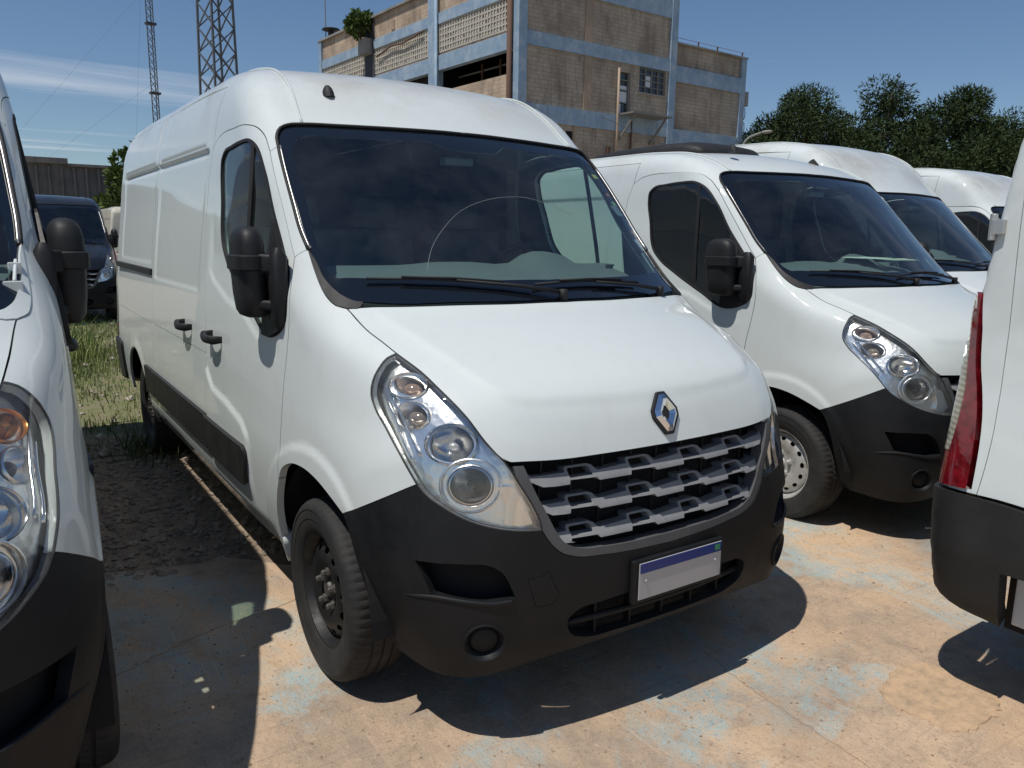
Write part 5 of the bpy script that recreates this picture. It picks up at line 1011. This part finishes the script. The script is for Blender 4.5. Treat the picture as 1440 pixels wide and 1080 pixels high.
# front (shaded) face
cols = [(0, .48), (10.08, 10.55)]
for c0, c1 in cols: fb('column', (c0, c1), (-.10, .35), (0, 14.35), BLUE)
for z0, z1 in ((3.55, 4.25), (7.02, 7.80), (10.36, 10.98), (13.0, 13.85)): fb('beam', (.48, 10.08), (-.06, .30), (z0, z1), BLUE)
fb('pilaster', (4.10, 4.58), (-.01, .30), (10.98, 13.0), PLAST2); fb('pilaster', (4.10, 4.58), (-.01, .30), (7.80, 10.36), PLAST2)
for z0, z1 in ((0, 3.55), (4.25, 7.02), (10.98, 13.0)):
    if z0 == 10.98:
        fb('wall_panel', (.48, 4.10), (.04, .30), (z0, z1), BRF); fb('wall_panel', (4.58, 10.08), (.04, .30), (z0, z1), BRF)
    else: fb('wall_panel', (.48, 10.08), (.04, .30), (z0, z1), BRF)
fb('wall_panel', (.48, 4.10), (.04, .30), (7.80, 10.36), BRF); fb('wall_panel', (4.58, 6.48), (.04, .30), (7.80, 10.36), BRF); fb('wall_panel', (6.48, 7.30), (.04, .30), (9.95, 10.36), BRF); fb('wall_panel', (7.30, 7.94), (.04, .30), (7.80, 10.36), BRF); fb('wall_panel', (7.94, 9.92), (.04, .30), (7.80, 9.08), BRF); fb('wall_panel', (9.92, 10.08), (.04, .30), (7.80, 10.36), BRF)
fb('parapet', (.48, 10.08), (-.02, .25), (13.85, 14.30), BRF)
fb('wall_opening', (3.05, 3.45), (.02, .10), (5.95, 6.75), DARK); fb('doorway_post', (3.5, 3.62), (-.02, .10), (4.25, 7.02), PLAST2)
# doorway with broken panes, window
d = fb('door', (6.50, 7.28), (.22, .26), (7.80, 9.95), DGLASS)
for x in (6.50, 7.20): fb('door_frame', (x, x+.08), (.08, .24), (7.80, 9.95), STEELG, d)
for z in (8.45, 9.05, 9.55): fb('door_rail', (6.58, 7.20), (.12, .22), (z, z+.05), STEELG, d)
fb('pane', (6.60, 7.18), (.17, .21), (8.50, 9.02), WINW, d); fb('pane', (6.60, 7.18), (.17, .21), (9.12, 9.30), WINW, d); fb('pane', (6.60, 6.78), (.17, .21), (7.85, 8.42), WINW, d)
w = fb('window', (7.96, 9.90), (.20, .24), (9.10, 10.34), DGLASS)
for x in (7.96, 8.42, 8.90, 9.38, 9.84): fb('window_bar', (x, x+.06), (.12, .22), (9.10, 10.34), STEELG, w)
for z in (9.10, 9.40, 9.72, 10.02, 10.29): fb('window_bar', (8.02, 9.84), (.13, .21), (z, z+.04), STEELG, w)
fb('pane', (8.50, 8.88), (.16, .19), (9.44, 9.98), WINW, w); fb('window_sill', (7.90, 9.96), (-.05, .20), (9.02, 9.10), CONCG, w)
pf = fb('platform', (6.42, 9.25), (-1.15, .02), (7.80, 7.88), STEELG)
for x in (6.6, 8.9):
    mb = MB(); mb.bar((x, -1.10, 7.80), (x-.05, .0, 6.55), .09); link('brace', mb.mesh('brace', STEELG), pf)
mb = MB(); mb.tube([(6.30, -.15, 4.0), (6.30, -.15, 10.05)], .06, 8); link('pipe', mb.mesh('pipe', PLAST2, True), fac)
mb = MB(); mb.tube([(7.4, -.06, 7.78), (7.4, -.06, 5.2)], .05, 6); link('pipe', mb.mesh('pipe', RUSTY, True), fac)
fb('meter_box', (5.75, 5.95), (-.10, .05), (5.4, 6.2), RUSTY)
# lower annex on the right
fb('column', (16.08, 16.50), (-.06, .35), (0, 11.85), BLUE)
for z0, z1 in ((3.4, 4.1), (6.72, 7.50), (9.94, 10.76)): fb('beam', (10.55, 16.08), (-.05, .30), (z0, z1), BLUE)
for z0, z1 in ((0, 3.4), (4.1, 6.72), (7.50, 9.94), (10.76, 11.84)): fb('wall_panel', (10.55, 16.08), (.05, .30), (z0, z1), BRF)
fb('core', (10.5, 16.3), (.32, 14), (0, 11.6), DARK); fb('parapet_cap', (10.5, 16.55), (-.10, .40), (11.84, 11.93), CONCG)
for x in (10.7, 12.4, 14.0, 16.2): fb('railing_post', (x-.03, x+.03), (.05, .11), (11.93, 12.20), RUSTY)
mb = MB(); mb.tube([(10.6, .08, 12.18), (16.4, .08, 12.18)], .012, 5); link('railing_wire', mb.mesh('railing_wire', RUSTY), fac)
fb('switch_box', (16.5, 16.85), (-.05, .40), (9.3, 10.1), CONCG)
for zc in (8.9, 8.1):
    mb = MB(); mb.tube([(16.52, .1, zc+.35), (16.78, .1, zc+.28), (16.82, .1, zc-.05), (16.74, .1, zc-.32), (16.52, .1, zc-.36)], .025, 6); link('cable_loop', mb.mesh('cable_loop', RUSTY, True), fac)
# side (sunny) face, x = 0
for y0, y1 in ((7.0, 7.75), (21.6, 22.0)): fb('column', (-.12, .35), (y0, y1), (0, 14.2), BLUE)
fb('column', (-.05, .30), (14.1, 15.3), (0, 13.9), mat('dark_recess', (.05, .055, .065), .9))
mb = MB(); mb.tube([(-.17, 6.85, 0), (-.17, 6.85, 14.2)], .09, 8); link('pipe', mb.mesh('pipe', BLUE, True), fac)
mb = MB(); mb.tube([(-.16, .42, 0), (-.16, .42, 14.2)], .12, 8); link('pipe', mb.mesh('pipe', RUSTY, True), fac)
bays = ((.48, 7.0), (7.75, 14.1), (15.3, 21.6))
def cobogo(y0, y1, z0, z1):
    mb = MB(); c = .235; ny = int((y1-y0)/c); nz = int((z1-z0)/c); cy = (y1-y0)/ny; cz = (z1-z0)/nz
    for i in range(ny+1): mb.box((.06, y0+i*cy, (z0+z1)/2), (.14, .075, z1-z0))
    for j in range(nz+1): mb.box((.065, (y0+y1)/2, z0+j*cz), (.13, y1-y0, .075))
    for i in range(ny):
        for j in range(nz):
            if rng.random() > .13: mb.box((.05+.02*rng.random(), y0+(i+.5)*cy, z0+(j+.5)*cz), (.06, cy*.45, cz*.45))
    o = link('pierced_block_screen', mb.mesh('pierced_block_screen', COBO), fac); o['kind'] = 'stuff'
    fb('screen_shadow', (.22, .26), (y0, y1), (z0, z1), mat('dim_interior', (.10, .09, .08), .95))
COBO = flaky('pierced_block', (.55, .51, .43), (.48, .44, .37), (.26, .24, .20))
for k_, (y0, y1) in enumerate(bays):
    fb('beam', (-.07, .30), (y0, y1), (10.15, 10.88), BLUE); fb('beam', (-.07, .30), (y0, y1), (12.42, 12.95), BLUE); fb('beam', (-.07, .30), (y0, y1), (6.9, 7.6), BLUE)
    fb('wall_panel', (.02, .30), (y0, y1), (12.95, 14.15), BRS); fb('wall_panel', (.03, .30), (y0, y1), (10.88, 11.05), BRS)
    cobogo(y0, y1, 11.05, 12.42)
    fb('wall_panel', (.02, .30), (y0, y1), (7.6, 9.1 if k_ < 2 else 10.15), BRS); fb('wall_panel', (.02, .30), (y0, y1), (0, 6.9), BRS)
fb('parapet_cap', (-.16, .40), (-.12, 22.05), (14.15, 14.27), CONCG)
fb('interior_wall', (4.5, 4.6), (.4, 7.2), (9.0, 10.4), CONCG); fb('interior_floor', (.3, 7.3), (.4, 7.3), (8.95, 9.02), CONCG)
for y in (1.5, 3.0, 4.6): fb('interior_pipe', (1.2, 1.3), (y, y+.08), (9.0, 10.3), RUSTY)
for z in (9.45, 9.95): fb('interior_pipe', (1.3, 1.4), (.5, 7.0), (z, z+.07), STEELG)
fb('duct', (2.2, 3.2), (.6, 3.2), (9.6, 10.2), CONCG)
fb('vent_grille', (-.02, .03), (11.6, 12.0), (13.1, 13.6), PLAST2)
mb = MB(); mb.tube([(-.15, 8.3, 12.32), (-.16, 10.5, 12.1), (-.15, 11.8, 12.2), (-.14, 13.6, 11.9)], .05, 6); link('pipe', mb.mesh('pipe', RUSTY, True), fac)
fb('planter_box', (-.55, .30), (14.3, 15.2), (12.2, 13.05), CONCG)
mb = MB(); mb.lathe([(0, 15.1), (.55, 14.98), (.62, 14.90), (.20, 14.92), (.20, 14.1)], 16, 'z', c=(.5, 21.3, 0)); o = link('roof_vent', mb.mesh('roof_vent', RUBBER, True), fac)
mb = MB(); mb.tube([(.3, 21.7, 14.2), (.3, 21.7, 19.5)], .035, 6); link('antenna_mast', mb.mesh('antenna_mast', STEELG), fac)

# ------------------------------------------------------------------ trees
BARK = mat('bark', (.10, .075, .055), .95); tb = NT(BARK); nb = tb.noise(tb.coord((6, 6, 1)), 4, 6, .7); tb.col(tb.mix(tb.ramp(nb, (.35, B0), (.7, W1)), (.055, .042, .032, 1), (.17, .13, .10, 1))); tb.bump(nb, .8, .03)
def leafmat(name, a, b):
    m = mat(name, a, .75, Specular_IOR_Level=.12); t = NT(m); v = t.coord(); q = t.noise(v, .9, 4, .6); q2 = t.noise(v, 14, 2, .6)
    t.col(t.mix(t.ramp(t.math('ADD', t.math('MULTIPLY', q, .5), t.math('MULTIPLY', q2, .5)), (.36, B0), (.64, W1)), (*a, 1), (*b, 1))); return m
PINE = leafmat('pine_needles', (.017, .031, .013), (.064, .092, .034)); LEAFB = leafmat('broad_leaves', (.050, .085, .022), (.13, .17, .05))
def foliage(clumps, per, size, aspect, m, name, parent, flat=.7):
    P = []; D = []
    for (c, r) in clumps:
        n = int(per*max(.4, r*r)); d = rng.normal(size=(n, 3)); d /= np.linalg.norm(d, axis=1)[:, None]
        P.append(np.array(c)+d*(r*(.55+.5*rng.random(n)))[:, None]*np.array((1, 1, flat))); D.append(d)
    P = np.concatenate(P); D = np.concatenate(D); n = len(P)
    ax = D+rng.normal(0, .55, (n, 3)); ax /= np.linalg.norm(ax, axis=1)[:, None]; t = np.cross(ax, rng.normal(size=(n, 3))); t /= np.linalg.norm(t, axis=1)[:, None]+1e-9
    l = (size*rng.uniform(.6, 1.3, n))[:, None]; w = l*aspect
    V = np.stack([P-t*w, P+ax*l*.5-t*w*.6, P+ax*l, P+ax*l*.5+t*w*.6, P+t*w], 1).reshape(-1, 3)
    me = bpy.data.meshes.new(name); me.vertices.add(n*5); me.vertices.foreach_set('co', V.ravel().astype('f')); me.loops.add(n*5); me.loops.foreach_set('vertex_index', np.arange(n*5, dtype='i'))
    me.polygons.add(n); me.polygons.foreach_set('loop_start', np.arange(0, n*5, 5, dtype='i')); me.update(calc_edges=True); me.materials.append(m)
    return link(name, me, parent)
def tree(name, loc, H, spread, kind, label, group, low=.35, n=46, per=60):
    root = empty(name, loc); tag(root, label, 'tree', group); lean = rng.normal(0, .03, 2)*H
    mb = MB(); pts = [(0, 0, -.2), (lean[0]*.3, lean[1]*.3, H*.3), (lean[0]*.6, lean[1]*.6, H*.6), (lean[0], lean[1], H*.92)]; mb.tube(catmull(pts, 4), np.interp(np.linspace(0, 1, 13), [0, .3, 1], [.024*H, .016*H, .004*H]), 8); clumps = []
    for i in range(n):
        f = low+(1-low)*rng.random()**.8; a = rng.uniform(0, 6.28)
        prof = (1-((f-.62)/.46)**2) if kind == 'pine' else math.sqrt(max(0, 1-((f-.62)/.42)**2)); prof = max(prof, .18)
        rr = spread*prof*math.sqrt(rng.uniform(.12, 1)); c = (lean[0]*f+rr*math.cos(a), lean[1]*f+rr*math.sin(a), H*(.06+.92*f)-rr*.10+rng.normal(0, .12)); s_ = H*(.092 if kind == 'pine' else .07)*rng.uniform(.6, 1.45); clumps.append((c, s_))
        if i % 2 == 0: b0 = Vector((lean[0]*f*.8, lean[1]*f*.8, H*max(.12, f*.86-.10))); c_ = Vector(c); mb.tube([b0, b0*.5+c_*.5+Vector((0, 0, -.05*H*.3)), c_], [.008*H, .005*H, .002*H], 5)
    link('trunk', mb.mesh('trunk', BARK, True), root)
    foliage(clumps, per, .24 if kind == 'pine' else .17, .16 if kind == 'pine' else .42, PINE if kind == 'pine' else LEAFB, 'crown', root); return root
PN = [(36.9, 29.4, 7.6), (40.5, 30.7, 9.0), (39.8, 28.3, 10.4), (44.2, 29.1, 9.0), (40.4, 25.2, 7.4), (43.1, 25.3, 10.6), (47.3, 26.0, 8.9), (42.8, 22.4, 7.9), (45.8, 22.7, 10.2), (44.6, 20.5, 7.4), (48.6, 21.4, 9.0), (45.4, 18.8, 7.6)]
PL = ['lower pine next to the factory annex, leftmost of the row', 'pine behind the leftmost one of the row', 'tall round-topped pine, second peak from the factory', 'pine between the two tallest peaks, set back', 'lower pine in front of the gap between the peaks', 'tallest pine in the middle of the row', 'set-back pine right of the tallest one', 'nearer pine below the right-hand peak', 'pine making the right-hand peak of the row', 'shorter pine right of the right-hand peak', 'set-back pine near the right end of the row', 'last pine of the row, beside the rear-facing van']
for (x, y, h), lb in zip(PN, PL): tree('pine_tree', (x, y, 0), h, .235*h, 'pine', lb, 'pines beyond the yard', .24, 54, 330)
tree('broadleaf_tree', (3.6, 29.6, 0), 4.7, 1.55, 'leaf', 'round leafy tree by the ribbed warehouse wall', None, .12, 80, 420)
sh = empty('shrub', (16.3+1.6, 28.88+14.7, 13.0)); tag(sh, 'leafy bush growing out of the planter on the factory wall', 'shrub')
foliage([((rng.normal(0, .28), rng.normal(0, .28), .55+rng.uniform(-.3, .75)), .36) for _ in range(14)], 220, .26, .45, LEAFB, 'foliage', sh, .9)
mb = MB(); mb.tube([(0, 0, 0), (.05, .02, .5)], .04, 6); link('stem', mb.mesh('stem', BARK), sh)

# ------------------------------------------------------------------ masts, warehouse, lamp, cable
WIREM = mat('wire', (.05, .05, .055), .6)
GALV = mat('galvanised_steel', (.13, .135, .135), .5, .3)
def lattice(name, loc, rz, w0, w1, z0, H, step, r, label, legs=4, zig=False):
    root = empty(name, loc, rz); tag(root, label, 'mast', 'lattice masts'); wid = lambda z: w0+(w1-w0)*z/H
    def cor(i, z): a = 2*math.pi*(i+.5)/legs; q = wid(z)/math.sqrt(2) if legs == 4 else wid(z)/math.sqrt(3); return Vector((q*math.cos(a), q*math.sin(a), z))
    for i in range(legs): mb = MB(); mb.bar(cor(i, z0), cor(i, H), r*1.7); mb.build('leg', GALV, root)
    z = z0; k = 0
    while z < H-step*.5:
        z2 = min(z+step, H)
        for i in range(legs):
            j = (i+1) % legs
            mb = MB(); mb.bar(cor(i, z), cor(j, z2), r); mb.build('brace', GALV, root)
            if not zig: mb = MB(); mb.bar(cor(j, z), cor(i, z2), r); mb.build('brace', GALV, root)
        z = z2; k += 1
    return root
lattice('lattice_mast', (8.95, 41.0, 0), R(20), 1.55, 1.05, 0, 19, 1.18, .055, 'wide steel lattice mast rising behind the main van\'s roof')
tw = lattice('lattice_mast', (10.37, 66.25, 0), R(10), .48, .48, 0, 27, .55, .035, 'thin guyed lattice mast, left of the wider one', 3, True)
for z in (17.28, 12.2): mb = MB(); mb.box((0, 0, z), (.75, .5, .15)); mb.build('rest_platform', WIREM, tw)
for a, b_ in (((0, 0, 20), (-17, -4, 0)), ((0, 0, 13), (-17, -4, 0)), ((0, 0, 25), (-2.2, 1.0, 0)), ((0, 0, 25), (14, -2, 0))):
    mb = MB(); mb.tube([a, b_], .005, 5); mb.build('guy_wire', WIREM, tw)
wh = empty('warehouse', (0, 43.5, 0), R(1)); tag(wh, 'grey ribbed concrete warehouse wall at the far left', 'building')
RIB = flaky('ribbed_concrete', (.20, .185, .165), (.145, .135, .12), (.055, .05, .046))
mb = MB(); mb.box((-4, .2, 2.45), (20, .3, 4.9)); mb.build('wall', RIB, wh)
mb = MB(); mb.box((-5.6, .0, 5.02), (15.2, .5, .28)); mb.build('roof_edge', RIB, wh)
mb = MB(); mb.box((4.0, .02, 4.85), (4.0, .46, .14)); mb.build('roof_edge', RIB, wh)
for i in range(36): mb = MB(); mb.box((-13.7+i*.55, -.02, 2.4), (.10, .22, 4.7)); mb.build('rib', RIB, wh)
mb = MB(); mb.box((4.6, -4.0, 1.3), (6.0, 2.4, 2.6)); mb.build('lean_to', DARK, wh)
ml = empty('street_lamp', (20.7, 17.0, 0)); tag(ml, 'thin street lamp with curved arm in front of the pines', 'street lamp')
mb = MB(); mb.tube(catmull([(0, 0, 0), (0, 0, 3.5), (.08, -.08, 4.6), (.25, -.25, 5.15), (.55, -.60, 5.36)], 5), .045, 7); mb.build('pole', STEELG, ml, True)
mb = MB(); mb.loft([[Vector((.55+d*.62*.75+.07*w*math.cos(t)*.7, -.60-d*.78*.75+.07*w*math.cos(t)*.7, 5.37+d*.05+.045*w*math.sin(t))) for t in np.linspace(0, 2*math.pi, 9)[:-1]] for d, w in ((0, .6), (.12, 1.3), (.35, 1.4), (.5, .7))]); mb.build('lamp_head', CONCG, ml, True)
mb = MB(); mb.tube(catmull([(23.8, 28.6, 7.6), (15.6, 16.0, 4.7), (8.6, 6.4, 2.75)], 10), .014, 5); o = mb.build('overhead_cable', WIREM); tag(o, 'thin dark cable sloping down across the factory wall', 'cable')
